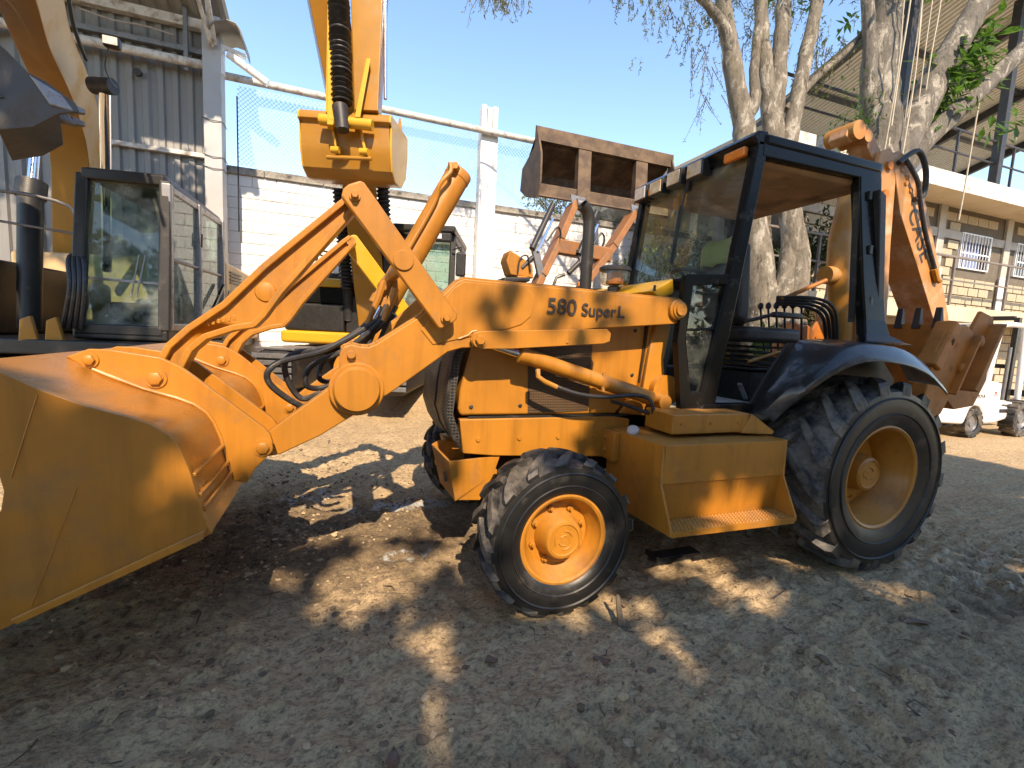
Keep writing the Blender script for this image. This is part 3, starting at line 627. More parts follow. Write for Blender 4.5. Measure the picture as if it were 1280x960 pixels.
# ---- step and tool box on the left, tank on the right
for s in (-1, 1):
    pf = [(s*.42, .845), (s*.945, .862), (s*.95, .65), (s*1.055, .440), (s*1.055, .412), (s*.42, .395)]
    T = MB().box(.56, 1.415, min(s*.42, s*.94), max(s*.42, s*.94), .655, .852).build('step_box', O, BL, .006)
    for x0, x1 in ((.545, .560), (1.415, 1.430)):
        MB().prism(pf, x0, x1, 'x').build('end_plate', O, T, .002)
    MB().hexa([(.56, s*.95, .862), (.56, s*.945, .65), (.56, s*.930, .65), (.56, s*.930, .855)], [(1.415, s*.95, .862), (1.415, s*.945, .65), (1.415, s*.930, .65), (1.415, s*.930, .855)]).build('outer_panel', O, T, .003)
    MB().hexa([(.56, s*.935, .652), (.56, s*.905, .435), (.56, s*.890, .435), (.56, s*.915, .652)], [(1.415, s*.935, .652), (1.415, s*.905, .435), (1.415, s*.890, .435), (1.415, s*.915, .652)]).build('riser_panel', O, T)
    MB().box(.56, 1.415, min(s*.88, s*1.05), max(s*.88, s*1.05), .418, .434).build('step_tread', O, T, .002)
    MB().hexa([(.558, s*1.05, .436), (.558, s*1.056, .436), (.558, s*1.056, .408), (.558, s*1.05, .408)], [(1.417, s*1.05, .436), (1.417, s*1.056, .436), (1.417, s*1.056, .400), (1.417, s*1.05, .400)]).build('tread_lip', O, T)
    dm = MB()
    for i in range(34):
        for j in range(6):
            x = .58+i*.0245+(.012 if j % 2 else 0); y = s*(.915+j*.023)
            dm.lathe([(.007, .433), (.005, .439), (.002, .441), (0, .441)], (x, y, 0), (0, 0, 1), 6)
    dm.build('tread_studs', O, T)
    MB().box(.56, 1.41, min(s*.42, s*.88), max(s*.42, s*.88), .40, .412).build('box_floor', O, T)
    bp = MB().box(.505, .548, min(s*.405, s*.55), max(s*.405, s*.55), .665, .845).build('mount_plate', O, BL, .006)
    for z in (.72, .80): bolt((.507, s*.46, z), 1, .016, .018, bp, 'bolt') if False else MB().lathe([(.018, 0), (.018, .006), (.012, .006), (.012, .018), (0, .018)], (.505, s*.46, z), (-1, 0, 0), 6).build('bolt', O, bp)
    fc = MB().lathe([(.022, 0), (.024, .012), (.036, .014), (.036, .034), (.028, .042), (0, .044)], (.60, s*.60, .850), (-.5, s*.6, 1), 28).build('filler_cap', 'white_cap', BL)
    BX = MB().box(.735, 1.30, min(s*.52, s*.775), max(s*.52, s*.775), .875, .992).build('battery_cover', O, BL, .008)
    MB().hexa([(1.245, s*.78, .87), (1.325, s*.78, .985), (1.47, s*.82, .885), (1.455, s*.82, .865)], [(1.245, s*.60, .87), (1.325, s*.60, .985), (1.47, s*.60, .885), (1.455, s*.60, .865)]).build('cover_wing', O, BL, .005)
MB().lathe([(.10, 0), (.10, .05), (0, .05)], (.905, -.44, 1.09), (0, -1, 0), 28).build('cylinder_boss', O, BL)
pl = MB().box(.86, .915, -.447, -.441, 1.10, 1.125).build('serial_plate', 'steel_grey', BL, .001)

# ---- exhaust and air pre-cleaner
ex = MB().tube(smooth([(.60, .10, 1.45), (.60, .10, 1.9), (.60, .10, 2.16), (.595, .10, 2.23), (.57, .095, 2.285), (.53, .09, 2.315)], 5), .042, 20, False)
ex.tube(smooth([(.53, .09, 2.315), (.57, .095, 2.285), (.595, .10, 2.23), (.60, .10, 2.16)], 5), .038, 20, False)
ex.build('exhaust_stack', 'black_satin', BL)
pc = MB().lathe([(.045, 0), (.045, .055), (.035, .06), (.035, .065)], (.775, 0, 1.71), (0, 0, 1), 28).build('pre_cleaner', 'plastic_black', BL)
MB().lathe([(.04, .0), (.085, .005), (.10, .02), (.104, .09), (.102, .10)], (.775, 0, 1.775), (0, 0, 1), 36).build('cleaner_bowl', 'glass_bowl', pc)
MB().lathe([(.060, .01), (.055, .085), (0, .085)], (.775, 0, 1.775), (0, 0, 1), 24).build('cleaner_core', 'orange_rust', pc)
MB().lathe([(.104, 0), (.112, .004), (.112, .022), (.095, .036), (.04, .045), (0, .045)], (.775, 0, 1.872), (0, 0, 1), 36).build('cleaner_lid', 'plastic_black', pc)

# ---- cab
K = 'black_paint'
CAB = MB()
roof = []
for (cx, cy, a0) in ((2.44, .54, 0), (1.42, .54, 90), (1.42, -.54, 180), (2.44, -.54, 270)): roof += arc(cx, cy, .07, a0, a0+90, 5)
CAB.prism(roof, 2.625, 2.695, 'z')
CB = CAB.build('cab_roof', K, BL, .02, seg=3)
MB().prism(arc(2.42, .50, .05, 0, 90, 4)+arc(1.44, .50, .05, 90, 180, 4)+arc(1.44, -.50, .05, 180, 270, 4)+arc(2.42, -.50, .05, 270, 360, 4), 2.53, 2.626, 'z').build('headliner', 'headliner_tan', CB, .03, seg=3)
vis = MB().prism([(1.30, 2.665), (1.345, 2.705), (1.42, 2.71), (1.42, 2.62), (1.345, 2.61)], -.60, .60).build('roof_visor', K, CB, .012)
MB().tube([(1.36, -.30, 2.708), (1.40, -.36, 2.715), (1.37, -.42, 2.706), (1.43, -.46, 2.712)], .012, 6).build('roof_sealant', 'white_cap', CB)
for i, (y, z) in enumerate(((.50, 2.605), (.30, 2.60), (.09, 2.61), (-.13, 2.605))):
    h = MB().box(1.272, 1.36, y-.082, y+.082, z-.058, z+.058).build('work_light', 'plastic_black', CB, .010)
    MB().box(1.266, 1.275, y-.068, y+.068, z-.046, z+.046).build('lens', 'lamp_clear' if i == 0 else 'lamp_lens', h, .004)
for y in (-.46, .455):
    h = MB().box(1.29, 1.33, y-.085, y+.085, 2.565, 2.625).build('marker_light', 'lamp_amber', CB, .012)
MB().lathe([(.09, 0), (.10, .03), (.09, .10), (.04, .13), (0, .13)], (1.62, .38, 2.69), (0, 0, 1), 24).build('beacon', 'plastic_black', CB)
for s in (-1, 1):
    # A pillar: upper and lower run
    ap = MB()
    ap.hexa([(1.345, s*.60, 2.65), (1.345, s*.535, 2.65), (1.43, s*.535, 2.65), (1.43, s*.60, 2.65)], [(1.225, s*.60, 1.80), (1.225, s*.535, 1.80), (1.315, s*.535, 1.80), (1.315, s*.60, 1.80)])
    ap.hexa([(1.225, s*.601, 1.81), (1.225, s*.535, 1.81), (1.317, s*.535, 1.81), (1.317, s*.601, 1.81)], [(1.075, s*.60, .955), (1.075, s*.535, .955), (1.195, s*.535, .955), (1.195, s*.60, .955)])
    A = ap.build('front_pillar', K, BL, .010, seg=3)
    # quarter window frame
    qf = MB(); Q = [(.900, 1.80), (1.235, 1.835), (1.09, .962), (.945, .962), (.872, 1.40)]; I = [(.955, 1.745), (1.205, 1.772), (1.085, 1.10), (1.01, 1.09), (.932, 1.43)]
    for i in range(5):
        j = (i+1) % 5
        qf.hexa([(Q[i][0], s*.592, Q[i][1]), (Q[j][0], s*.592, Q[j][1]), (I[j][0], s*.592, I[j][1]), (I[i][0], s*.592, I[i][1])], [(Q[i][0], s*.545, Q[i][1]), (Q[j][0], s*.545, Q[j][1]), (I[j][0], s*.545, I[j][1]), (I[i][0], s*.545, I[i][1])])
    qf.beam((.925, s*.57, 1.477), (1.16, s*.57, 1.492), .02, .016)
    F = qf.build('quarter_frame', K, BL, .006)
    MB().prism([(.950, 1.75), (1.21, 1.778), (1.09, 1.095), (1.005, 1.085), (.927, 1.43)], s*.566, s*.572).build('quarter_pane', 'glass_clear', F)
    # roof side rail and rear pillar with rounded corner
    rl = MB().prism([(1.38, 2.672), (2.44, 2.69), (2.49, 2.58), (2.40, 2.555), (2.24, 2.565), (1.38, 2.555)], s*.535, s*.602).build('roof_rail', K, BL, .012, seg=3)
    rp = MB()
    secs = [(2.69, 2.24, 2.46, .60), (2.58, 2.26, 2.485, .603), (2.47, 2.275, 2.50, .606), (2.2, 2.315, 2.535, .62), (1.9, 2.355, 2.575, .64), (1.62, 2.395, 2.615, .665), (1.52, 2.38, 2.64, .69), (1.47, 2.30, 2.72, .75), (1.455, 2.26, 2.76, .78)]
    for a, b in zip(secs, secs[1:]):
        q = lambda c: [(c[1], s*c[3], c[0]), (c[2], s*c[3], c[0]), (c[2], s*(c[3]-.07), c[0]), (c[1], s*(c[3]-.07), c[0])]
        rp.hexa(q(a), q(b))
    RP = rp.build('rear_pillar', K, BL, .012)
    MB().prism([(2.272, 2.48), (2.284, 2.48), (2.388, 1.60), (2.376, 1.60)], s*.56, s*.602).build('door_seal', 'rubber_hose', RP)
    MB().prism([(2.40, 2.50), (2.47, 2.47), (2.585, 1.78), (2.53, 1.74), (2.47, 2.1)], s*.60, s*.652).build('pillar_slot', 'rubber_hose', RP, .006)
    for z in (2.46, 2.1, 1.75): MB().box(2.345+(2.46-z)*.13, 2.375+(2.46-z)*.13, min(s*.60, s*(.625+(2.46-z)*.045)), max(s*.60, s*(.625+(2.46-z)*.045)), z-.03, z+.03).build('hinge', 'black_satin', RP, .004)
    MB().prism([(1.07, .965), (1.53, .965), (1.53, 1.02), (1.10, 1.02)], s*.52, s*.605).build('door_sill', K, BL, .008)
# windshield
wf = MB(); wt_ = (1.36, 2.63); wb_ = (1.262, 1.83)
wf.beam((1.262, -.55, 1.822), (1.262, .55, 1.822), .05, .045); MB().beam((1.36, -.55, 2.62), (1.36, .55, 2.62), .05, .05).build('windshield_header', K, BL, .006)
WF = wf.build('windshield_frame', K, BL, .006)
MB().hexa([(wb_[0], -.54, wb_[1]), (wb_[0], .54, wb_[1]), (wt_[0], .54, wt_[1]), (wt_[0], -.54, wt_[1])], [(wb_[0]+.006, -.54, wb_[1]), (wb_[0]+.006, .54, wb_[1]), (wt_[0]+.006, .54, wt_[1]), (wt_[0]+.006, -.54, wt_[1])]).build('windshield', 'glass_clear', WF)
MB().prism([(1.245, 1.80), (.90, 1.79), (.90, 1.765), (1.245, 1.765)], -.545, .545).build('dash_shelf', K, BL, .006)
wp = MB().box(1.325, 1.36, -.02, .03, 2.50, 2.60); wp.tube([(1.33, 0, 2.55), (1.31, .02, 2.35), (1.285, .03, 2.12)], .008, 6); wp.beam((1.318, .03, 2.40), (1.278, .04, 1.98), .014, .03)
wp.build('wiper', 'plastic_black', BL, .003)
MB().prism([(.95, .90), (2.75, .90), (2.75, .965), (.95, .965)], -.56, .56).build('cab_floor', 'floor_mat', BL, .006)
MB().prism([(1.04, .97), (1.10, .97), (1.22, 1.76), (1.18, 1.80), (1.0, 1.78)], -.20, .54).build('console', 'plastic_black', BL, .02)
# steering
st = MB().tube([(1.25, 0, 1.25), (1.46, 0, 1.83)], .035, 12).build('steering_column', 'plastic_black', BL)
ax = V((.45, 0, 1)).normalized(); sw = MB(); cw = V((1.48, 0, 1.86)); e_ = V((0, 1, 0)); f_ = ax.cross(e_)
sw.tube([cw+(e_*math.cos(2*math.pi*k/28)+f_*math.sin(2*math.pi*k/28))*.19 for k in range(29)], .014, 8)
for a in (90, 210, 330): sw.tube([cw-ax*.03, cw+(e_*math.cos(R(a))+f_*math.sin(R(a)))*.19], .012, 6)
sw.build('steering_wheel', 'plastic_black', st)
# seat on its pedestal
sb = MB(); so = []
for (cx, cy, a0) in ((2.27, .17, 0), (1.88, .17, 90), (1.88, -.17, 180), (2.27, -.17, 270)): so += arc(cx, cy, .09, a0, a0+90, 5)
SEAT = MB().prism(so, 1.43, 1.545, 'z').build('seat', 'seat_vinyl', BL, .04, seg=4)
MB().prism([(1.84, 1.55), (1.74, 1.60), (1.68, 2.14), (1.73, 2.18), (1.80, 2.14), (1.84, 1.68)], -.20, .20).build('backrest', 'seat_vinyl', SEAT, .03, seg=3)
MB().prism(arc(2.02, -.28, .045, 90, 270, 6)+arc(2.24, -.28, .03, 270, 450, 6), 1.62, 1.66, 'z').build('armrest', 'seat_vinyl', SEAT, .012)
MB().tube([(1.98, -.28, 1.64), (1.86, -.24, 1.60), (1.78, -.22, 1.58)], .014, 8).build('armrest_bracket', 'black_satin', SEAT)
pd = MB().box(1.93, 2.25, -.19, .19, .965, 1.20)
for a in range(5): pd.box(1.90, 2.28, -.21, .21, 1.215+a*.042, 1.235+a*.042)
pd.build('seat_pedestal', 'black_satin', SEAT, .01)
MB().tube([(1.85, -.22, 1.28), (2.12, -.23, 1.36), (2.30, -.22, 1.34)], .014, 8).build('slide_lever', 'orange_paint', SEAT)
# rear controls
lv = MB().box(2.50, 2.78, -.28, .40, .965, 1.30).build('control_tower', 'plastic_black', BL, .02)
for i in range(6):
    y = -.05+.07*i
    l = MB().tube([(2.62, y, 1.28), (2.58-.01*i, y, 1.55), (2.55-.012*i, y, 1.74)], .009, 8)
    l.lathe([(.0, -.03), (.022, -.01), (.024, .015), (.012, .035), (0, .04)], (2.55-.012*i, y, 1.75), (0, 0, 1), 14)
    l.build('control_lever', 'plastic_black', lv)
for i in range(4):
    MB().tube(smooth([(2.80, -.12-.03*i, 1.40+.02*i), (2.66, -.16-.03*i, 1.66+.02*i), (2.50, -.10-.03*i, 1.74+.02*i), (2.44, .1, 1.76+.02*i)], 6), .013, 8).build('hose', 'rubber_hose', lv)
MB().box(2.05, 2.20, .30, .46, 1.20, 1.36).build('tool_tray', 'orange_yellow', BL, .01)
MB().box(1.45, 1.9, .28, .50, .966, 1.20).build('side_console', 'black_satin', BL, .02)
for i in range(2): MB().tube([(1.30+.12*i, -.12, .97), (1.26+.12*i, -.12, 1.10), (1.32+.12*i, -.12, 1.15)], .014, 8).build('pedal', 'black_satin', BL)
MB().beam((1.70, -.30, 1.12), (1.86, -.22, 1.0), .03, .02).build('floor_lever', 'steel_grey', BL, .004)
# rear fenders: a skin from the cab side out over the tyre with a turned-down edge
inn = [(1.50, -.60, .962), (1.575, -.60, 1.10), (1.66, -.61, 1.215), (1.81, -.62, 1.425), (1.93, -.62, 1.462), (2.30, -.62, 1.472), (2.62, -.63, 1.46), (2.80, -.66, 1.35), (2.90, -.70, 1.20)]
mid = [(1.515, -.68, .962), (1.56, -.76, 1.10), (1.625, -.83, 1.215), (1.72, -.90, 1.34), (1.88, -.965, 1.432), (2.20, -.985, 1.435), (2.45, -.985, 1.37), (2.60, -.99, 1.28), (2.67, -.995, 1.20)]
out = [(1.545, -.715, .948), (1.58, -.80, 1.075), (1.61, -.885, 1.165), (1.68, -.96, 1.275), (1.86, -1.03, 1.372), (2.19, -1.05, 1.362), (2.43, -1.05, 1.305), (2.58, -1.05, 1.225), (2.655, -1.05, 1.180)]
rim_ = [(p[0]+.01, p[1]-.012, p[2]-.035) for p in out]
for s in (-1, 1):
    rows = [[V((p[0], p[1]*-s, p[2])) for p in smooth(r, 3)] for r in (inn, mid, out, rim_)]
    n = len(rows[0]); mb = MB(); vs = [p for r in rows for p in r]
    mb.add(vs, [(i*n+j, i*n+j+1, (i+1)*n+j+1, (i+1)*n+j) for i in range(3) for j in range(n-1)])
    fo = mb.build('rear_fender', 'fender_black', BL, 0, 50)
    md = fo.modifiers.new('thick', 'SOLIDIFY'); md.thickness = .010; md.offset = -1
    bv = fo.modifiers.new('bev', 'BEVEL'); bv.width = .008; bv.segments = 2; bv.angle_limit = R(35); bv.limit_method = 'ANGLE'
    MB().prism([(1.46, .955), (1.60, 1.19), (1.78, 1.43), (2.60, 1.46), (2.9, 1.2), (2.9, .97)], s*.58, s*.60).build('fender_inner_wall', 'black_satin', BL)
MB().box(1.4, 2.9, -.45, .45, .80, .90).build('rear_frame', 'orange_worn', BL, .01)

# ---- backhoe at the rear: folded upright, bucket curled up with its teeth on top
F_ = 'orange_faded'
MB().box(2.82, 3.05, -.55, .55, .62, 1.05).build('stabilizer_frame', 'orange_worn', BL, .015)
MB().prism([(3.0, .62), (3.32, .70), (3.36, 1.05), (3.2, 1.22), (3.0, 1.12)], -.17, .17).build('swing_casting', 'orange_rust', BL, .02)
bm_ = MB()
for s in (-1, 1):
    bm_.prism([(3.10, .95), (3.30, .90), (3.52, 1.50), (3.42, 2.3), (3.36, 3.0), (3.26, 3.10), (3.14, 3.05), (3.08, 2.75), (3.18, 2.0), (3.22, 1.5)], s*.10, s*.135)
bm_.prism([(3.20, 1.2), (3.24, 1.2), (3.22, 2.7), (3.18, 2.7)], -.10, .10)
BO = bm_.build('boom', F_, BL, .008)
for (x, z) in ((3.25, 2.95), (3.24, 2.72), (3.27, 1.15)): MB().tube([(x, -.16, z), (x, .16, z)], .035, 18).build('pin', 'orange_rust', BO)
kn = MB().prism([(2.82, 3.14), (2.84, 3.22), (2.92, 3.27), (3.05, 3.27), (3.14, 3.22), (3.38, 2.98), (3.36, 2.88), (3.24, 2.92), (3.06, 3.12), (2.97, 3.15), (2.88, 3.10)], -.06, .10)
KN = kn.build('dipper_link', F_, BO, .012)
MB().tube([(2.91, -.10, 3.19), (2.91, .15, 3.19)], .075, 24).build('link_boss', 'orange_worn', KN)
MB().tube([(3.04, -.09, 3.17), (3.04, .13, 3.17)], .05, 20).build('link_boss', 'orange_worn', KN)
MB().tube([(3.02, 0, 2.72), (2.97, 0, 2.35), (3.00, 0, 2.05), (3.12, 0, 1.62), (3.16, 0, 1.15)], [.07, .085, .09, .085, .085], 20).build('boom_cylinder', 'orange_worn', BL)
MB().tube([(2.84, 0, 2.03), (3.14, 0, 2.05)], .075, 22).build('cylinder_collar', 'orange_worn', BL)
MB().tube([(2.44, .05, 1.80), (2.8, -.05, 1.98)], .018, 8).build('lock_rod', 'orange_rust', BL)
# dipper: tapering box hanging from the boom top out to the bucket
dp = MB(); t0, t1 = V((3.42, 0, 2.98)), V((4.30, 0, 1.70))
u_ = (t1-t0).normalized(); w_ = V((-u_.z, 0, u_.x)) if -u_.z > 0 else V((u_.z, 0, -u_.x))
q = lambda c, h0, h1, w: [c+w_*h0+V((0, -w, 0)), c+w_*h0+V((0, w, 0)), c-w_*h1+V((0, w, 0)), c-w_*h1+V((0, -w, 0))]
st_ = [(t0-u_*.12, .04, .05, .13), (t0, .10, .10, .14), (t0+u_*.35, .17, .17, .14), (t0+u_*.9, .14, .14, .14), (t1, .10, .10, .13), (t1+u_*.12, .04, .05, .12)]
for a, b in zip(st_, st_[1:]): dp.hexa(q(*a), q(*b))
DP = dp.build('dipper', F_, BL, .006)
c_ = t0+u_*.42-w_*-.0
text('maker_lettering', 'CASE', 'decal_dark', DP, (c_.x-.10*u_.x-.03, -.1415, c_.z-.02), (u_.x, 0, u_.z), (w_.x, 0, w_.z), .20, .001, 1.1, .003)
for k in range(5): MB().lathe([(.02, 0), (.02, .012), (0, .012)], (t0+u_*(.02+.06*k)+V((-.04*(k % 2), -.14, .03))), (0, -1, 0), 8).build('bolt', F_, DP)
hp = smooth([(3.34, -.16, 2.98), (3.52, -.18, 3.10), (3.66, -.18, 2.98), (3.70, -.17, 2.78), (3.60, -.16, 2.72)], 6)
MB().tube(hp, .022, 10).build('hose', 'rubber_hose', BO)
MB().tube(smooth([(3.40, -.17, 3.02), (3.56, -.19, 2.86), (3.66, -.18, 2.68), (3.80, -.17, 2.45), (4.02, -.16, 2.16)], 6), .018, 10).build('hose', 'rubber_hose', BO)
MB().tube([(4.0, -.16, 2.17), (4.06, -.16, 2.08), (4.10, -.16, 2.07)], .026, 8).build('hose_fitting', 'orange_worn', DP)
# backhoe bucket
bb = [(3.72, 1.66), (3.74, 1.40), (3.86, 1.10), (4.10, .92), (4.38, .95), (4.52, 1.18), (4.50, 1.50)]
bo = [(p[0]*.97+4.12*.03, p[1]*.97+1.35*.03) for p in bb]
bu = MB().prism(bb+bo[::-1], -.40, .22)
for y in (-.41, .22): bu.prism(bb, y, y+.015)
BB = bu.build('digging_bucket', 'orange_rust', BL, .003)
for y in (-.39, -.24, -.10, .05, .19): MB().hexa([(3.70, y-.03, 1.62), (3.70, y+.03, 1.62), (3.77, y+.03, 1.62), (3.77, y-.03, 1.62)], [(3.715, y-.022, 1.80), (3.715, y+.022, 1.80), (3.735, y+.022, 1.80), (3.735, y-.022, 1.80)]).build('tooth', 'steel_dark', BB, .004)
# stabilizer legs folded up at both sides, each with its pad
for s in (-1, 1):
    SL = MB().prism([(3.10, 1.02), (3.16, 1.42), (3.27, 1.60), (3.50, 1.64), (3.62, 1.58), (3.62, 1.40), (3.44, 1.10), (3.34, .94), (3.22, .90)], s*.60, s*.70).build('stabilizer_leg', 'orange_rust', BL, .012)
    MB().beam((3.16, s*.66, 1.30), (3.36, s*.66, 1.64), .14, .11).build('leg_cylinder', 'orange_rust', SL, .02)
    MB().hexa([(3.86, s*.56, 1.64), (3.91, s*.56, 1.67), (3.66, s*.56, 1.12), (3.61, s*.56, 1.14)], [(3.86, s*.76, 1.64), (3.91, s*.76, 1.67), (3.66, s*.76, 1.12), (3.61, s*.76, 1.14)]).build('stabilizer_pad', 'orange_rust', SL, .006)
    MB().prism([(3.62, 1.60), (3.72, 1.76), (3.90, 1.72), (3.92, 1.62), (3.74, 1.44)], s*.645, s*.675).build('pad_lug', 'orange_rust', SL, .01)
    for (x, z) in ((3.30, 1.50), (3.68, 1.52), (3.50, 1.30)): MB().lathe([(.045, 0), (.045, .02), (.025, .03), (0, .03)], (x, s*.70, z), (0, s, 0), 18).build('pin', 'orange_rust', SL)
    MB().beam((3.40, s*.71, 1.10), (3.62, s*.71, 1.55), .02, .08, (0, 1, 0)).build('leg_rib', 'orange_rust', SL, .004)

# small fasteners on the hood and cab side
for s in (-1, 1):
    for (x, z) in ((-.345, .985), (.70, 1.18), (.70, 1.46), (-.05, .99)): MB().lathe([(.012, 0), (.012, .004), (.007, .008), (0, .008)], (x, s*.40, z), (0, s, 0), 10).build('hood_screw', 'black_satin', BL)
    for x in (-.30, -.05, .2, .45): MB().lathe([(.013, 0), (.013, .008), (0, .009)], (x, s*.415, .80), (0, s, 0), 6).build('frame_bolt', O, BL)
    for k in range(3): MB().lathe([(.009, 0), (.009, .006), (0, .007)], (.80+.21*k, s*.776, .935), (0, s, 0), 6).build('cover_bolt', O, BL)
# ================================================================== metal shed on the left
SH = thing('metal_shed', (-6, 6.4, 0), 'grey corrugated metal shed with pale steel column behind the left excavator', 'shed')
def corrugated(w, h, pitch, depth, axis_len='z'):
    """one ribbed sheet: x across, z along the ribs"""
    mb = MB(); pts = []; n = int(round(w/pitch))
    for i in range(n):
        x = i*pitch
        pts += [(x, 0), (x+pitch*.42, 0), (x+pitch*.52, -depth), (x+pitch*.88, -depth)]
    pts.append((n*pitch+.012, 0))
    vs = [(x, y, z) for z in (0, h) for x, y in pts]; k = len(pts)
    mb.add(vs, [(i, i+1, k+i+1, k+i) for i in range(k-1)]); return mb
sheet = corrugated(.8, 5.75, .2, .035).mesh('wall_sheet', 'galv_sheet', 20)
for i in range(8):
    part('wall_sheet', sheet, SH, (-3.13-.8*(i+1), 6.45-.003*(i % 2), .3))
CO = MB().box(-3.125, -2.875, 6.05, 6.34, 0, 6.10).build('column', 'shed_column', SH, .012)
for z in (4.55, 4.0, 3.82): MB().tube([(-3.14, 6.04, z+.02), (-3.0, 6.03, z-.01), (-2.86, 6.04, z), (-2.86, 6.35, z)], .006, 6).build('tie_wire', 'steel_dark', CO)
MB().box(-9.6, -3.13, 6.34, 6.41, 4.04, 4.11).build('purlin', 'pipe_rust_white', SH, .006)
MB().box(-9.6, -3.13, 6.32, 6.41, 5.62, 5.70).build('purlin', 'steel_grey', SH, .006)
MB().box(-9.6, -3.13, 6.28, 6.41, 5.98, 6.12).build('eave_beam', 'pipe_rust_white', SH, .006)
MB().tube([(-9.6, 6.22, 5.42), (-3.0, 6.22, 5.42)], .065, 14).build('pipe_rail', 'pipe_rust_white', SH)
MB().box(-3.42, -3.36, 6.24, 6.30, 5.30, 6.6).build('hanger', 'steel_grey', SH, .004)
MB().tube([(-4.05, 6.36, 5.16), (-4.05, 6.30, 5.16)], .055, 12).build('wall_vent', 'steel_dark', SH)
MB().tube(smooth([(-4.7, 6.25, 5.86), (-4.3, 6.24, 5.80), (-3.9, 6.25, 5.82), (-3.55, 6.24, 5.78)], 6), .012, 6).build('cable', 'white_cap', SH)
rsheet = corrugated(1.0, 3.6, .2, .04).mesh('roof_sheet', 'galv_roof', 20)
for i in range(7):
    o = part('roof_sheet', rsheet, SH, (-3.0-1.0*(i+1)+.20, 6.7, 6.10), (R(72), 0, 0))
tr = MB()
tr = [((-2.98, 6.0, 5.62), (-3.16, 4.6, 6.85)), ((-2.93, 6.0, 5.66), (-2.90, 4.6, 7.0)), ((-2.98, 5.9, 5.70), (-2.95, 5.5, 6.6)), ((-3.05, 5.4, 6.15), (-2.95, 5.7, 6.5))]
for a, b in tr: MB().beam(a, b, .05, .05).build('truss_bar', 'pipe_rust_white', SH, .004)
gt = [(0, .0), (.10, .10), (.25, .16), (.38, .14), (.44, .06), (.45, -.06)]
gm = MB(); vs = [(-2.98+a, y, 5.78+b) for y in (5.75, 6.5) for a, b in gt]; k = len(gt)
gm.add(vs, [(i, i+1, k+i+1, k+i) for i in range(k-1)]); gu = gm.build('roof_end_cap', 'galv_sheet', SH); md = gu.modifiers.new('t', 'SOLIDIFY'); md.thickness = .012
MB().beam((-2.86, 6.1, 5.28), (-2.86, 6.1, 5.72), .07, .07).build('brace', 'white_paint', SH, .006)
MB().beam((-2.86, 6.1, 5.70), (-2.52, 6.1, 5.62), .06, .06).build('brace', 'white_paint', SH, .006)
MB().tube([(-2.78, 6.12, 5.62), (-2.22, 6.12, 5.30)], .06, 12).build('brace', 'white_paint', SH)

# ================================================================== white block wall with fence above
BW = thing('block_wall', (2, 7.1, 0), 'white painted concrete block wall with stained cap behind the machines', 'wall')


MB().box(-3.4, 11, 7.012, 7.16, -.2, 4.03).build('wall_core', 'wall_mortar_white', BW)
blk = MB().box(0, .386, 0, .05, 0, .188).mesh('block', 'wall_block_white')
rb = random.Random(5); rest = MB()
for r in range(20):
    z = .04+.2*r
    for c in range(-1, 36):
        x = -3.2+.4*c+(.2 if r % 2 else 0)
        if z > .75 and x < 4.15:
            o = part('block', blk, BW, (x, 6.998+rb.uniform(-.004, .004), z))
            bv = o.modifiers.new('b', 'BEVEL'); bv.width = .006; bv.segments = 1
        else: rest.box(x, x+.386, 6.998+rb.uniform(-.004, .004), 7.05, z, z+.188)
tag(rest.build('hidden_blocks', 'wall_block_white', BW, fix=False), None, None, kind='stuff')
capm = MB().box(0, .992, 0, .24, 0, .13).mesh('cap_stone', 'wall_cap')
for i in range(14):
    o = part('cap_stone', capm, BW, (-3.4+i, 6.95+rb.uniform(-.006, .006), 4.03+rb.uniform(-.004, .008)))
    bv = o.modifiers.new('b', 'BEVEL'); bv.width = .012; bv.segments = 2
for i, (x, lb) in enumerate(((1.585, 'white concrete post rising above the block wall, crossed by the rusty rail'), (7.2, 'white concrete post at the far end of the block wall'))):
    P = thing('wall_post', (x+.18, 6.85, 0), lb, 'post', 'posts along the block wall')
    MB().box(x, x+.365, 6.70, 6.96, -.1, 5.55).build('shaft', 'post_concrete', P, .015)
    for k in range(3): MB().box(x+.01+.12*k, x+.115+.12*k, 6.72, 6.94, 5.55, 6.03-.03*(k % 2)).build('post_head', 'post_concrete', P, .02)
FN = thing('chain_link_fence', (2, 6.85, 4.1), 'chain-link fence under a rusty white pipe rail on top of the wall', 'fence')
MB().tube([(-2.98, 6.62, 5.50), (2, 6.62, 5.47), (11, 6.62, 5.45)], .062, 14).build('top_rail', 'pipe_rust_white', FN)
MB().tube([(-2.80, 6.84, 3.0), (-2.80, 6.84, 5.3)], .012, 8).build('tension_bar', 'steel_dark', FN)
wm = MB(); H = 1.32; sp = .075
for i in range(int((11+2.8+H)/sp)):
    for sg in (1, -1):
        x0 = -2.8+i*sp-(H if sg > 0 else 0); x1 = x0+H*sg if sg > 0 else x0-H
        a, b = (x0, 4.16), (x1, 4.16+H)
        pts = []
        for (p, q) in ((a, b),):
            t0, t1 = 0, 1; dx = q[0]-p[0]
            for lim, side in ((-2.8, 1), (11, -1)):
                if dx*side > 0: t0 = max(t0, (lim-p[0])/dx)
                else: t1 = min(t1, (lim-p[0])/dx)
            if t1-t0 > .02:
                wm.beam((p[0]+dx*t0, 6.85+.003*sg, p[1]+H*t0), (p[0]+dx*t1, 6.85+.003*sg, p[1]+H*t1), .0045, .0045)
tag(wm.build('wire_mesh', 'wire_steel', FN, fix=False), None, None, kind='stuff')

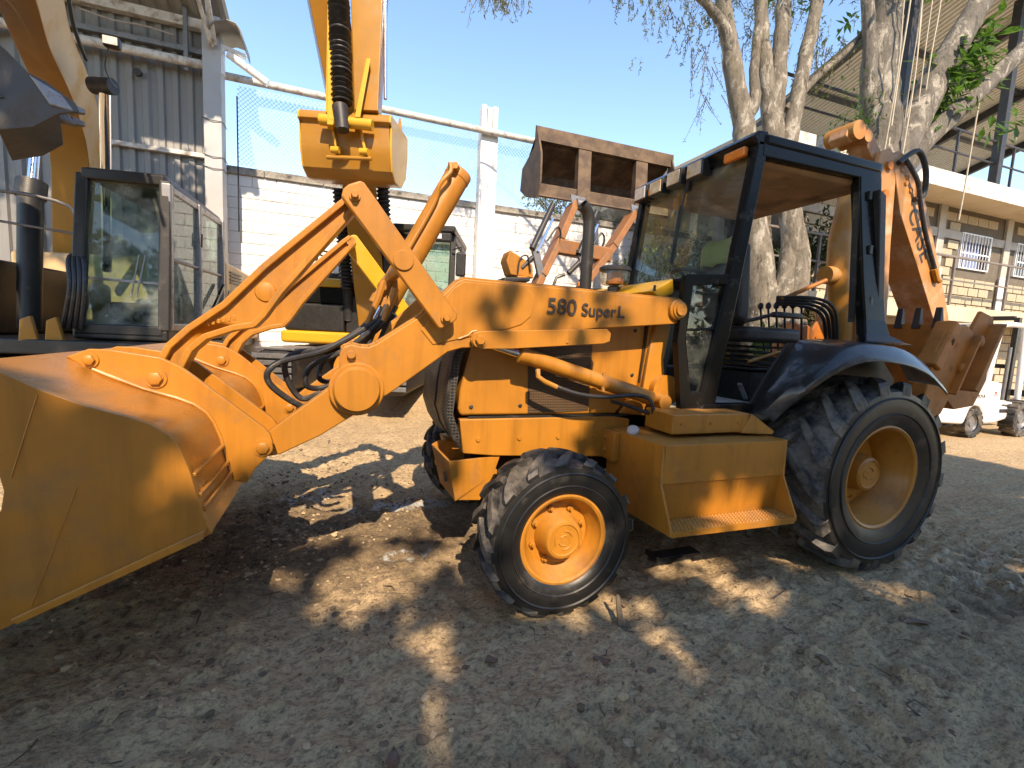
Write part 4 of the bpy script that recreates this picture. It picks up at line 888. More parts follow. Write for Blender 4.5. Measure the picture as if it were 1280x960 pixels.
# ================================================================== two-storey block building on the right
BG = thing('block_building', (14, 5, 0), 'two-storey tan concrete block building with balconies and barred windows behind the forklift', 'building')
MB().box(5.2, 30, 3.0, 12, 4.66, 4.90).build('upper_slab', 'concrete_tan', BG, .01)
MB().box(5.2, 30, 2.985, 3.0, 4.60, 4.91).build('slab_edge', 'slab_edge', BG, .006)
MB().box(5.2, 30, 3.0, 12, 2.15, 2.395).build('lower_slab', 'concrete_tan', BG, .01)
MB().box(5.2, 30, 2.985, 3.0, 2.10, 2.40).build('slab_edge', 'concrete_tan', BG, .006)
WY = 3.75
MB().box(5.2, 30, WY+.03, WY+.2, 0, 2.15).build('wall_core', 'block_mortar', BG)
MB().box(5.2, 12.05, WY+.03, WY+.2, 2.395, 4.66).build('wall_core', 'block_mortar', BG)
MB().box(13.20, 14.25, WY+.03, WY+.2, 2.395, 4.66).build('wall_core', 'block_mortar', BG)
MB().box(15.4, 30, WY+.03, WY+.2, 2.395, 4.66).build('wall_core', 'block_mortar', BG)
for x0, x1 in ((12.05, 13.20), (14.25, 15.40)):
    MB().box(x0, x1, WY+.03, WY+.2, 2.395, 3.38).build('wall_core', 'block_mortar', BG); MB().box(x0, x1, WY+.03, WY+.2, 4.17, 4.66).build('wall_core', 'block_mortar', BG)
bmsh = MB().box(0, .372, 0, .06, 0, .172).mesh('block', 'block_tan'); nb = 0; rest = MB(); rb = random.Random(9)
pil = [8.72, 11.27, 13.83, 16.4]
holes = [(12.02, 13.23, 3.33, 4.22), (14.22, 15.43, 3.33, 4.22), (12.6, 14.0, .75, 1.75), (10.4, 11.2, .75, 1.75)]
for lev, (zb, nr) in enumerate(((.0, 11), (2.40, 11))):
    for r in range(nr):
        z = zb+.197*r+(0 if not (lev == 1 and r > 8) else .0)
        if lev == 1 and r == 8: continue
        if lev == 1 and z > 4.47: continue
        for c in range(0, 46):
            x = 7.0+.4*c+(.2 if r % 2 else 0)
            if any(abs(x+.19-p) < .30 for p in pil): continue
            if any(x+.385 > h0 and x < h1 and z+.185 > z0 and z < z1 for h0, h1, z0, z1 in holes): continue
            if x < 17 and nb < 298 and (lev == 1 or x > 9.6):
                part('block', bmsh, BG, (x, WY+rb.uniform(-.006, .006), z), (0, 0, 0), (1, 1, 1)); nb += 1
            else: rest.box(x, x+.372, WY, WY+.06, z, z+.172)
tag(rest.build('far_blocks', 'block_tan', BG, fix=False), None, None, kind='stuff')
MB().box(5.2, 30, WY-.012, WY+.03, 3.985, 4.165).build('tie_beam', 'concrete_grey', BG, .008)
for p in pil:
    for z0, z1 in ((0, 2.15), (2.395, 4.66)): MB().box(p-.12, p+.12, WY-.03, WY+.03, z0, z1).build('pilaster', 'concrete_grey', BG, .01)
    MB().box(p-.16, p+.16, WY-.05, WY-.031, 2.395, 3.30).build('pilaster_base', 'slab_edge', BG, .01)
for x0, x1, z0, z1, cm in ((12.05, 13.20, 3.38, 4.17, 'curtain_blue'), (14.25, 15.40, 3.38, 4.17, 'window_dark'), (12.6, 14.0, .75, 1.75, 'window_dark')):
    Wn = MB().box(x0, x1, WY+.10, WY+.13, z0, z1).build('window', 'window_dark', BG)
    for (a, b, c, d) in ((x0, x1, z0, z0+.025), (x0, x1, z1-.025, z1), (x0, x0+.025, z0+.026, z1-.026), (x1-.025, x1, z0+.026, z1-.026)): MB().box(a, b, WY-.02, WY+.02, c, d).build('frame_bar', 'white_paint', Wn)
    nb_ = 10
    for k in range(nb_):
        x = x0+.06+(x1-x0-.12)*k/(nb_-1); MB().box(x-.007, x+.007, WY-.03, WY-.016, z0+.03, z1-.03).build('window_bar', 'white_paint', Wn)
    MB().box(x0+.03, x1-.03, WY-.034, WY-.030, z0+.33, z0+.36).build('cross_bar', 'white_paint', Wn)
    if cm == 'curtain_blue':
        cu = MB(); n = 40; vs = [(x0+.02+(x1-x0-.3)*i/n, WY+.075+.02*math.sin(i*1.1), z) for z in (z0+.02, z1-.02) for i in range(n+1)]
        cu.add(vs, [(i, i+1, n+2+i, n+1+i) for i in range(n)]).build('curtain', cm, Wn)
        MB().box(x0+.3, x0+.36, WY+.06, WY+.07, z0+.02, z1-.02).build('curtain_panel', 'white_paint', Wn)
RL = MB().box(5.2, 30, 3.03, 3.07, 3.355, 3.395).build('handrail', 'rail_grey', BG, .006)
MB().box(5.2, 30, 3.035, 3.065, 2.90, 2.93).build('mid_rail', 'rail_grey', BG, .004)
for k in range(13): MB().box(6.7+1.92*k, 6.745+1.92*k, 3.028, 3.072, 2.395, 3.354).build('rail_post', 'rail_grey', BG, .004)
MB().box(5.2, 30, 3.10, 3.14, 5.76, 5.80).build('handrail', 'steel_dark', BG, .006); MB().box(5.2, 30, 3.10, 3.13, 5.34, 5.37).build('mid_rail', 'steel_dark', BG, .004)
for k in range(13): MB().box(8.3+1.92*k, 8.34+1.92*k, 3.1, 3.14, 4.90, 5.76).build('rail_post', 'steel_dark', BG, .004)
MB().box(9.4, 10.0, 4.2, 4.5, 4.9, 5.6).build('stored_box', 'steel_grey', BG, .02)
# open steel canopy over the upper floor: sheets rise towards the yard
def roof_z(y): return 8.25-.295*(y-4.5)
for x in (8.4, 11.55, 15.4): MB().box(x-.075, x+.075, 3.02, 3.17, 4.90, roof_z(3.1)-.2).build('canopy_post', 'steel_dark', BG, .008)
for x in (9.5, 12.4, 15.3, 18.2): MB().beam((x, 1.6, roof_z(1.6)-.12), (x, 9.5, roof_z(9.5)-.12), .12, .20).build('canopy_rafter', 'steel_dark', BG, .006)
for y in (1.7, 3.1, 4.6, 6.1, 7.6, 9.2): MB().box(9.3, 18.4, y-.05, y+.05, roof_z(y)-.10, roof_z(y)-.012).build('canopy_purlin', 'steel_dark', BG, .004)
csheet = corrugated(1.0, 8.6, .125, .03).mesh('canopy_sheet', 'roof_sheet', 20)
sl = math.atan(.295)
for i in range(9): part('canopy_sheet', csheet, BG, (9.4+i, 9.6, roof_z(9.6)+.03+.003*(i % 2)), (math.pi/2-sl, 0, 0))
# ================================================================== excavator on the far left
EA = thing('excavator', (-3.6, 4.6, 0), 'yellow crawler excavator with black cab half in shade beside the shed', 'excavator', 'parked excavators')
EF = V((.162, .987, 0)).normalized()*-1; EF = V((-.16, -.987, 0)); ER = V((.987, -.16, 0))     # forward (towards the camera) and its right-hand image side
def ea(a, b, z): return V((-3.235, 3.18, 0))+ER*a+V((.06, .998, 0))*b+V((0, 0, z))               # a across the front, b back from the cab front
K2 = 'black_satin'
def frame4(name, P, w, t, mat, parent, nrm):
    """four bars round a quad"""
    mb = MB()
    for i in range(4):
        a, b = V(P[i]), V(P[(i+1) % 4]); mb.beam(a, b, t, w, (b-a).cross(V(nrm)))
    return mb.build(name, mat, parent, .008)
c = [ea(-.41, 0, 1.25), ea(.41, 0, 1.25), ea(.43, .10, 2.84), ea(-.33, .10, 2.84)]
d = [ea(.41, 1.85, 1.25), ea(-.41, 1.85, 1.25), ea(-.33, 1.85, 2.80), ea(.43, 1.85, 2.80)]
cab = MB()
for (p, q) in ((c[0], c[1]), (c[1], c[2]), (c[2], c[3]), (c[3], c[0])): cab.beam(p, q, .11, .12, (0, 1, 0) if abs((q-p).normalized().z) < .5 else (0, 1, 0))
CA = cab.build('cab_front_frame', K2, EA, .02)
MB().hexa([ea(-.44, -.05, 1.14), ea(.45, -.05, 1.14), ea(.45, 1.9, 1.14), ea(-.44, 1.9, 1.14)], [ea(-.44, -.05, 1.27), ea(.45, -.05, 1.27), ea(.45, 1.9, 1.27), ea(-.44, 1.9, 1.27)]).build('cab_base', K2, EA, .03)
MB().hexa([ea(-.37, .05, 2.82), ea(.46, .05, 2.82), ea(.46, 1.9, 2.80), ea(-.37, 1.9, 2.80)], [ea(-.33, .10, 2.92), ea(.42, .10, 2.92), ea(.42, 1.86, 2.88), ea(-.33, 1.86, 2.88)]).build('cab_roof', K2, EA, .03)
MB().hexa([ea(-.36, .01, 1.30), ea(.36, .01, 1.30), ea(.38, .11, 2.78), ea(-.29, .11, 2.78)], [ea(-.36, .02, 1.30), ea(.36, .02, 1.30), ea(.38, .12, 2.78), ea(-.29, .12, 2.78)]).build('windshield', 'glass_dusty', CA)
MB().beam(ea(-.36, .035, 1.78), ea(.37, .035, 1.76), .02, .025).build('windshield_bar', 'steel_grey', CA)
for k in range(2): MB().beam(ea(.10+.05*k, -.01, 1.60), ea(.17+.06*k, .04, 2.05), .012, .012).build('wiper', 'steel_grey', CA)
side = MB()
for b0 in (.0, .88, 1.80): side.beam(ea(.42, b0+.04, 1.26), ea(.44, b0+.08, 2.82), .10, .09, (0, 1, 0))
for z in (1.30, 2.04, 2.78): side.beam(ea(.43, .05, z), ea(.43, 1.85, z), .07, .08 if z != 2.04 else .04)
SD = side.build('cab_side_frame', 'steel_grey', EA, .02)
MB().hexa([ea(.42, .10, 1.33), ea(.42, .86, 1.33), ea(.435, .90, 2.75), ea(.435, .14, 2.75)], [ea(.43, .10, 1.33), ea(.43, .86, 1.33), ea(.445, .90, 2.75), ea(.445, .14, 2.75)]).build('door_pane', 'glass_dusty', SD)
MB().hexa([ea(.42, .96, 1.33), ea(.42, 1.78, 1.33), ea(.435, 1.80, 2.75), ea(.435, 1.0, 2.75)], [ea(.43, .96, 1.33), ea(.43, 1.78, 1.33), ea(.445, 1.80, 2.75), ea(.445, 1.0, 2.75)]).build('rear_pane', 'glass_dusty', SD)
MB().beam(ea(.50, 1.2, 1.5), ea(.50, 1.75, 1.9), .03, .04).build('grab_handle', 'black_paint', SD); MB().beam(ea(.48, .93, 2.30), ea(.48, .95, 2.46), .03, .04).build('door_hinge', 'black_paint', SD)
MB().box(-3.40, -2.95, 3.9, 4.5, 1.35, 1.62).build('cab_seat', 'shed_column', EA, .08); MB().box(-3.42, -2.98, 4.4, 4.55, 1.6, 2.25).build('cab_seat_back', 'shed_column', EA, .06)
MB().box(-3.46, -3.0, 3.45, 3.70, 1.3, 1.55).build('cab_console', 'plastic_black', EA, .04)
# engine deck, counterweight and lettering behind the cab
UB = MB().hexa([ea(-2.2, 1.95, 1.10), ea(.47, 1.95, 1.10), ea(.47, 4.2, 1.10), ea(-2.2, 4.2, 1.10)], [ea(-2.2, 1.95, 2.22), ea(.47, 1.95, 2.28), ea(.45, 4.2, 2.2), ea(-2.2, 4.2, 2.2)]).build('engine_housing', 'cat_side', EA, .05)
pA = ea(.475, 2.02, 1.62); text('maker_lettering', 'CAT', 'decal_dark', UB, pA, (.06, .998, 0), (0, 0, 1), .34, .004, 1, .006)
for k in range(4): MB().beam(ea(.478, 2.15, 1.98+.05*k), ea(.478, 2.75, 1.98+.05*k), .012, .022).build('louvre', K2, UB)
MB().hexa([ea(-2.2, -.3, .98), ea(.40, -.3, .98), ea(.40, 4.0, .98), ea(-2.2, 4.0, .98)], [ea(-2.2, -.3, 1.13), ea(.40, -.3, 1.13), ea(.40, 4.0, 1.13), ea(-2.2, 4.0, 1.13)]).build('turntable_deck', K2, EA, .02)
MB().hexa([ea(-2.1, .3, 1.13), ea(-1.35, .3, 1.13), ea(-1.35, 1.9, 1.13), ea(-2.1, 1.9, 1.13)], [ea(-2.1, .3, 1.95), ea(-1.35, .3, 1.95), ea(-1.35, 1.9, 1.95), ea(-2.1, 1.9, 1.95)]).build('tank_box', K2, EA, .04)
for s0 in (-1.95, .05):
    T = MB().prism([(-.9, .08), (-1.15, .30), (-1.12, .62), (-.85, .86), (3.2, .86), (3.55, .6), (3.55, .3), (3.2, .08)], 0, .5)
    me_ = T.mesh('crawler_track', 'steel_dark'); o = part('crawler_track', me_, EA, ea(s0, .35, 0), (0, 0, R(90)-.09)); o.rotation_euler = (0, 0, math.atan2(.998, .06)); 
    for k in range(18):
        MB().beam(ea(s0-.55, -.5+.24*k, .88), ea(s0+.02, -.5+.24*k, .88), .17, .04).build('track_shoe', 'steel_dark', o) if k < 0 else None
gd = MB(); pr_ = [ea(-1.35, .4, 1.9), ea(-1.33, .4, 2.55), ea(-1.25, .42, 2.66), ea(-.75, .6, 2.60), ea(-.70, .6, 2.30)]
gd.tube(smooth(pr_, 4), .018, 8); gd.tube([ea(-1.33, .4, 2.35), ea(-.72, .6, 2.30)], .014, 8); gd.build('guard_rail', 'steel_grey', EA)
# cranked boom: belly faces the yard, side painted paler than the belly as if lit
rowsA = [((-3.44, .45, 4.30), (-3.10, .35, 4.32)), ((-3.568, 1.894, 3.937), (-3.234, 1.773, 3.953)), ((-3.824, 2.639, 4.004), (-3.487, 2.517, 4.021)), ((-4.047, 3.358, 3.95), (-3.739, 3.246, 3.965)), ((-4.201, 3.935, 3.811), (-3.85, 3.807, 3.828)), ((-4.356, 4.4, 3.636), (-3.942, 4.25, 3.657)), ((-4.564, 4.967, 3.237), (-4.092, 4.796, 3.261)), ((-4.953, 5.729, 2.09), (-4.414, 5.534, 2.117))]
L_, M_ = [smooth([r[i] for r in rowsA], 4) for i in range(2)]
R2 = [m+V((.05, .30, .34)) for m in M_]; L2 = [l+V((.05, .30, .34)) for l in L_]
bmA = MB(); n = len(L_); vs = [p for i in range(n) for p in (L_[i], M_[i], R2[i], L2[i])]
bmA.add(vs, [(4*i+j, 4*i+(j+1) % 4, 4*i+4+(j+1) % 4, 4*i+4+j) for i in range(n-1) for j in range(4)]+[(0, 1, 2, 3), (4*n-4, 4*n-1, 4*n-2, 4*n-3)])
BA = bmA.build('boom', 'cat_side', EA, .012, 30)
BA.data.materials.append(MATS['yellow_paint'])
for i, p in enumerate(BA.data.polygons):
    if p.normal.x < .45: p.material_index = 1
wl_ = MB().box(-3.07, -2.94, 2.56, 2.64, 3.80, 3.89).build('work_light', K2, BA, .02); MB().box(-3.06, -2.95, 2.552, 2.562, 3.81, 3.88).build('lens', 'lamp_clear', wl_, .01)
MB().tube(smooth([(-3.05, 2.65, 3.82), (-3.12, 2.75, 3.70), (-3.16, 2.95, 3.66), (-3.2, 3.2, 3.7)], 5), .006, 6).build('cable', K2, BA)
hs = [p+V((.03, 0, .02)) for p in R2[:16]]; MB().tube(hs, .02, 8).build('hose', 'rubber_hose', BA)
cy = MB().tube([(-3.53, 3.81, 3.92), (-3.75, 4.33, 3.13), (-4.04, 5.0, 2.0)], .055, 18).build('boom_rod', 'steel_chrome', EA)
MB().tube([(-3.66, 3.86, 3.92), (-3.44, 3.78, 3.92)], .085, 16).build('rod_eye', 'rubber_hose', cy)
cy = MB().tube([(-4.35, 4.30, 3.60), (-4.35, 4.06, 2.60)], .05, 18).build('boom_rod', 'steel_chrome', EA)
MB().tube([(-4.35, 4.12, 2.86), (-4.355, 4.08, 2.68), (-4.355, 4.08, 2.67), (-4.35, 3.9, 1.2)], [.135, .135, .11, .105], 20).build('boom_cylinder', K2, EA)
for k in range(4): MB().tube(smooth([(-3.72+.05*k, 3.15, 1.25), (-3.60+.04*k, 3.05, 1.65), (-3.66+.04*k, 3.2, 1.95), (-3.7, 3.5, 2.05)], 5), .022, 8).build('hose', 'rubber_hose', EA)
for k in range(2): MB().prism([(-4.0+.2*k, 1.1), (-3.98+.2*k, 1.32), (-3.90+.2*k, 1.36), (-3.85+.2*k, 1.1)], 3.0, 3.06).build('pivot_lug', 'yellow_paint', EA, .01)
# stick and bucket, hanging back from the boom top beside the frame edge
MB().beam((-3.40, 1.30, 5.2), (-4.45, 1.75, 3.60), .30, .42).build('stick', 'yellow_paint', EA, .02)
gb = [(-4.6, 3.75), (-3.95, 3.66), (-3.62, 3.50), (-3.43, 3.355), (-3.30, 3.215), (-3.20, 3.175), (-3.02, 3.05), (-3.00, 2.99), (-3.12, 2.955), (-3.29, 2.82), (-3.55, 2.745), (-4.0, 2.70), (-4.5, 2.95)]
GB = MB().prism(gb, 1.95, 1.985).build('bucket', 'bucket_grey', EA, .006)
MB().prism([(-4.55, 3.70), (-3.93, 3.62), (-3.45, 3.32), (-3.31, 3.18), (-3.36, 3.12), (-3.6, 3.32), (-3.98, 3.50), (-4.5, 3.56)], 1.985, 2.85).build('bucket_shell', 'bucket_grey', GB, .006)
MB().prism([(-3.50, 2.76), (-3.28, 2.84), (-3.12, 2.97), (-3.16, 3.0), (-3.32, 2.89), (-3.52, 2.82)], 1.985, 2.85).build('bucket_lip', 'bucket_grey', GB, .006)
for k in range(2):
    y = 1.93+.30*k
    MB().hexa([(-3.30, y, 3.20), (-3.30, y+.12, 3.20), (-3.18, y+.12, 3.00), (-3.18, y, 3.00)], [(-3.10, y+.02, 3.10), (-3.10, y+.10, 3.10), (-3.02, y+.10, 2.98), (-3.02, y+.02, 2.98)]).build('tooth', 'steel_grey', GB, .012)
    MB().hexa([(-3.05, y+.02, 3.05), (-3.05, y+.10, 3.05), (-3.05, y+.10, 2.985), (-3.05, y+.02, 2.985)], [(-2.96, y+.04, 3.02), (-2.96, y+.08, 3.02), (-2.96, y+.08, 2.99), (-2.96, y+.04, 2.99)]).build('tooth_tip', 'steel_grey', GB, .006)
MB().prism([(-4.4, 3.35), (-3.75, 3.25), (-3.45, 3.0), (-3.52, 2.98), (-3.8, 3.17), (-4.4, 3.28)], 1.94, 1.952).build('side_rib', 'bucket_grey', GB, .004)

for o in [GB]+list(GB.children):          # the bucket hangs turned a little away from the yard
    for v in o.data.vertices: v.co.x -= .42*(v.co.y-1.95)
# ================================================================== excavator in the middle, facing the camera with its arm raised
EB = thing('excavator', (-.7, 5.8, .4), 'yellow excavator with raised arm and ribbed black hose covers in front of the white wall', 'excavator', 'parked excavators')
WA = V((.937, -.35, 0)); DA = V((.35, .937, 0))
def eb(a, b, z): return V((-.62, 5.05, 0))+WA*a+DA*b+V((0, 0, z))
def ebox(a0, a1, b0, b1, z0, z1):
    return MB().hexa([eb(a0, b0, z0), eb(a1, b0, z0), eb(a1, b1, z0), eb(a0, b1, z0)], [eb(a0, b0, z1), eb(a1, b0, z1), eb(a1, b1, z1), eb(a0, b1, z1)])
for a0 in (-1.35, .30):
    T = ebox(a0, a0+.55, -1.0, 2.2, .42, 1.02).build('crawler_track', 'steel_dark', EB, .12, seg=3)
    for k in range(8): ebox(a0-.01, a0+.56, -.95+.4*k, -.72+.4*k, 1.015, 1.05).build('track_shoe', 'steel_grey', T, .01)
    for k in range(5): ebox(a0-.01, a0+.56, -1.04, -1.0, .5+.1*k, .57+.1*k).build('track_shoe', 'steel_grey', T, .008)
ebox(-1.45, 1.20, -.05, 2.6, 1.10, 1.30).build('upper_frame', 'yellow_bright', EB, .05, seg=3)
ebox(-1.40, -.42, -.02, 1.6, 1.30, 1.75).build('tank_box', 'plastic_black', EB, .04)
ebox(-1.38, -.30, .02, 1.6, 1.75, 2.02).build('panel', 'black_paint', EB, .03)
ebox(-1.0, -.45, -.01, .4, 2.02, 2.16).build('tool_cover', 'yellow_bright', EB, .03)
ebox(-1.35, -.40, .4, 2.4, 2.02, 2.30).build('engine_cover', 'plastic_black', EB, .04)
for k in range(2): MB().tube(smooth([eb(-1.2+.28*k, .1, 2.0), eb(-1.18+.28*k, .1, 2.55), eb(-1.10+.28*k, .3, 2.62), eb(-1.05+.28*k, 1.0, 2.60)], 4), .016, 8).build('guard_rail', 'steel_dark', EB)
MB().tube([eb(-.62, .3, 2.0), eb(-.62, .3, 3.0)], .014, 8).build('antenna', 'steel_dark', EB)
ebox(-.40, .30, .0, 1.0, 1.30, 1.9).build('boom_foot', 'plastic_black', EB, .03)
cabB = MB()
for p, q in (((.42, 0, 1.3), (.42, .1, 2.95)), ((1.30, 0, 1.3), (1.30, .1, 2.95)), ((.42, 1.5, 1.3), (.42, 1.5, 2.95)), ((1.30, 1.5, 1.3), (1.30, 1.5, 2.95)), ((.42, 0, 1.36), (1.30, 0, 1.36)), ((.42, .1, 2.88), (1.30, .1, 2.88)), ((.42, .1, 2.9), (.42, 1.5, 2.9)), ((1.3, .1, 2.9), (1.3, 1.5, 2.9)), ((1.3, 0, 1.36), (1.3, 1.5, 1.36))):
    cabB.beam(eb(*p), eb(*q), .09, .09)
CBB = cabB.build('cab_frame', 'black_satin', EB, .015)
ebox(.36, 1.36, -.10, 1.6, 2.95, 3.06).build('cab_roof', 'plastic_black', CBB, .03)
ebox(.46, 1.26, .05, .06, 1.40, 2.85).build('windshield', 'glass_dusty', CBB); ebox(1.305, 1.312, .1, 1.45, 1.42, 2.85).build('door_pane', 'glass_dusty', CBB)
ebox(.5, 1.25, .6, 1.4, 1.3, 1.9).build('cab_seat', 'seat_vinyl', CBB, .06)
ebox(.98, 1.30, -.16, -.08, 2.80, 2.93).build('roof_light', 'plastic_black', CBB, .02); ebox(1.02, 1.16, -.175, -.16, 2.83, 2.91).build('lens', 'lamp_clear', CBB, .01)
MB().tube([eb(1.32, -.02, 2.7), eb(1.46, -.06, 2.74), eb(1.47, -.06, 2.6)], .014, 8).build('mirror_arm', 'steel_dark', CBB)
ebox(1.38, 1.54, -.09, -.03, 2.28, 2.66).build('mirror', 'plastic_black', CBB, .03)
# boom, stick, ribbed hose covers
MB().beam(eb(-.06, .3, 1.5), eb(-.05, -.55, 3.7), .46, .50, (0, 1, 0)).build('boom', 'yellow_paint', EB, .015)
MB().beam(eb(-.05, -.5, 3.65), eb(-.16, -1.5, 5.6), .44, .46, (0, 1, 0)).build('boom_head', 'yellow_paint', EB, .015)
def bellows(p, q, r, name='hose_cover', n=26):
    p, q = V(p), V(q); pts = []; rs = []; rr = random.Random(int(r*1000)+n)
    for i in range(n):
        for k, f in ((0, .70), (.35, .98), (.5, 1.06), (.65, .98)):
            pts.append(p+(q-p)*((i+k)/n)); rs.append(r*f*(1+rr.uniform(-.05, .05)))
    return MB().tube(pts, rs, 18).build(name, 'rubber_hose', EB, 0, 25)
bellows((-1.13, 3.34, 5.9), (-1.06, 3.22, 3.98), .115, n=34)
bellows(eb(-.36, -.05, 2.0), eb(-.33, -.5, 3.45), .10)
bellows(eb(.30, -.2, 2.55), eb(.32, -.55, 3.75), .10, n=20)
MB().tube([eb(-.36, .05, 1.5), eb(-.36, -.02, 2.1)], .085, 16).build('boom_cylinder', 'rubber_hose', EB); MB().tube([eb(.30, .05, 1.5), eb(.30, -.15, 2.6)], .085, 16).build('boom_cylinder', 'rubber_hose', EB)
SK = MB().hexa([V((-.92, 3.22, 3.95)), V((-.66, 3.12, 3.95)), V((-.60, 3.42, 3.95)), V((-.86, 3.52, 3.95))], [V((-1.0, 3.45, 5.9)), V((-.60, 3.30, 5.9)), V((-.5, 3.75, 5.9)), V((-.9, 3.9, 5.9))]).build('stick', 'yellow_paint', EB, .01)
MB().hexa([V((-1.24, 3.32, 3.90)), V((-1.20, 3.30, 3.90)), V((-1.20, 3.5, 3.90)), V((-1.24, 3.5, 3.90))], [V((-1.22, 3.42, 5.9)), V((-1.16, 3.40, 5.9)), V((-1.16, 3.6, 5.9)), V((-1.22, 3.6, 5.9))]).build('bucket_linkage', 'yellow_bright', SK, .008)
MB().hexa([V((-.92, 3.10, 3.82)), V((-.86, 3.08, 3.82)), V((-.86, 3.25, 3.82)), V((-.92, 3.27, 3.82))], [V((-.80, 3.12, 4.5)), V((-.75, 3.10, 4.5)), V((-.75, 3.25, 4.5)), V((-.80, 3.27, 4.5))]).build('bucket_linkage', 'yellow_bright', SK, .008)
MB().hexa([V((-1.22, 3.20, 3.72)), V((-1.15, 3.18, 3.72)), V((-1.15, 3.36, 3.72)), V((-1.22, 3.38, 3.72))], [V((-1.22, 3.24, 4.55)), V((-1.16, 3.22, 4.55)), V((-1.16, 3.36, 4.55)), V((-1.22, 3.38, 4.55))]).build('bucket_linkage', 'yellow_bright', SK, .008)
MB().tube([(-.56, 3.35, 4.2), (-.58, 3.45, 5.9)], .022, 10).build('side_rod', 'steel_chrome', SK); MB().tube([(-.64, 3.36, 4.1), (-.66, 3.46, 5.9)], .018, 10).build('side_rod', 'rubber_hose', SK)
MB().tube([(-1.30, 3.30, 3.80), (-.72, 3.08, 3.76)], .062, 20).build('bucket_pin', 'yellow_bright', SK)
MB().tube([(-1.08, 3.18, 3.94), (-1.05, 3.13, 3.66)], [.09, .075], 16).build('rod_end', 'steel_dark', SK)
wx = V((.935, -.354, -.02)); dx_ = V((.354, .935, 0)); b0 = V((-1.555, 3.50, 3.25))
def bp(a, b, z): return b0+wx*a*.90+dx_*b*.9+V((0, 0, z*.82))
pf = [(.02, .86), (-.02, .80), (-.02, .74), (.04, .70), (.04, .42), (.06, .30), (.12, .10), (.26, .0), (.60, .02), (.85, .25), (.92, .60), (.90, .92)]
po = [(p[0]*.94+.45*.06, p[1]*.94+.5*.06) for p in pf]; bk2 = MB(); ring = pf+po[::-1]; n = len(ring); vs = [bp(.02, *p) for p in ring]+[bp(1.22, *p) for p in ring]
bk2.add(vs, [tuple(range(n)), tuple(range(2*n-1, n-1, -1))]+[(i, i+n, (i+1) % n+n, (i+1) % n) for i in range(n)])
B2 = bk2.build('bucket', 'yellow_paint', EB, .004)
for a in (0, 1.22):
    sp_ = MB(); n = len(pf); vs = [bp(a, *p) for p in pf]+[bp(a+.025, *p) for p in pf]
    sp_.add(vs, [tuple(range(n)), tuple(range(2*n-1, n-1, -1))]+[(i, i+n, (i+1) % n+n, (i+1) % n) for i in range(n)]).build('side_plate', 'yellow_bright', B2, .004)
for a in (.10, .38, .66, .90, 1.12):
    tt = MB().hexa([bp(a-.05, .86, .86), bp(a+.05, .86, .86), bp(a+.05, .94, .86), bp(a-.05, .94, .86)], [bp(a-.035, .88, 1.06), bp(a+.035, .88, 1.06), bp(a+.035, .93, 1.06), bp(a-.035, .93, 1.06)])
    tt.hexa([bp(a-.035, .88, 1.06), bp(a+.035, .88, 1.06), bp(a+.035, .93, 1.06), bp(a-.035, .93, 1.06)], [bp(a-.012, .90, 1.24), bp(a+.012, .90, 1.24), bp(a+.012, .91, 1.24), bp(a-.012, .91, 1.24)]).build('tooth', 'yellow_paint', B2, .006)
for a in (.42, .80):
    MB().hexa([bp(a, -.02, .74), bp(a+.035, -.02, .74), bp(a+.035, .06, .74), bp(a, .06, .74)], [bp(a+.10, -.01, .26), bp(a+.135, -.01, .26), bp(a+.135, .06, .26), bp(a+.10, .06, .26)]).build('ear_plate', 'yellow_bright', B2, .006)
    MB().tube([bp(a+.05, -.04, .30), bp(a+.16, -.05, .30)], .04, 14).build('ear_pin', 'yellow_bright', B2)
MB().tube([bp(.40, -.02, .20), bp(1.0, -.02, .22)], .025, 10).build('weld_bar', 'yellow_paint', B2)

# ================================================================== small loader behind the hood with its brown bucket raised
LD = thing('compact_loader', (1.7, 4.0, .1), 'compact loader with raised rusty brown bucket behind the orange hood', 'loader')
by = 3.70
prf = [(by-.02, 4.42), (by, 4.40), (by+.03, 4.20), (by+.25, 4.12), (by+.52, 3.95), (by+.55, 3.70), (by+.30, 3.56), (by-.02, 3.62), (by-.10, 3.44)]
pin = [(p[0]*.95+(by+.25)*.05, p[1]*.96+3.9*.04) for p in prf]
lb = MB().prism(prf+pin[::-1], 1.62, 3.95, 'x')
LB = lb.build('bucket', 'brown_bucket', LD, .004)
MB().prism([(by-.06, 4.22), (by-.05, 4.42), (by, 4.44), (by+.01, 4.22)], 1.58, 4.0, 'x').build('cutting_edge', 'brown_bucket', LB, .005)
for x in (1.585, 3.95): MB().prism([(by-.03, 4.41), (by+.03, 4.15), (by+.50, 3.98), (by+.55, 3.66), (by+.28, 3.50), (by-.14, 3.38), (by-.26, 3.60), (by-.24, 3.98)], x, x+.03, 'x').build('side_plate', 'brown_bucket', LB, .004)
MB().box(1.62, 3.95, by-.09, by+.05, 3.46, 3.62).build('lower_strip', 'brown_bucket', LB, .01)
for x in (2.28, 3.30): MB().hexa([(x, by-.05, 4.22), (x+.22, by-.05, 4.22), (x+.20, by-.13, 3.42), (x-.02, by-.13, 3.42)], [(x, by+.05, 4.22), (x+.22, by+.05, 4.22), (x+.20, by+.02, 3.42), (x-.02, by+.02, 3.42)]).build('bucket_ear', 'brown_bucket', LB, .01)
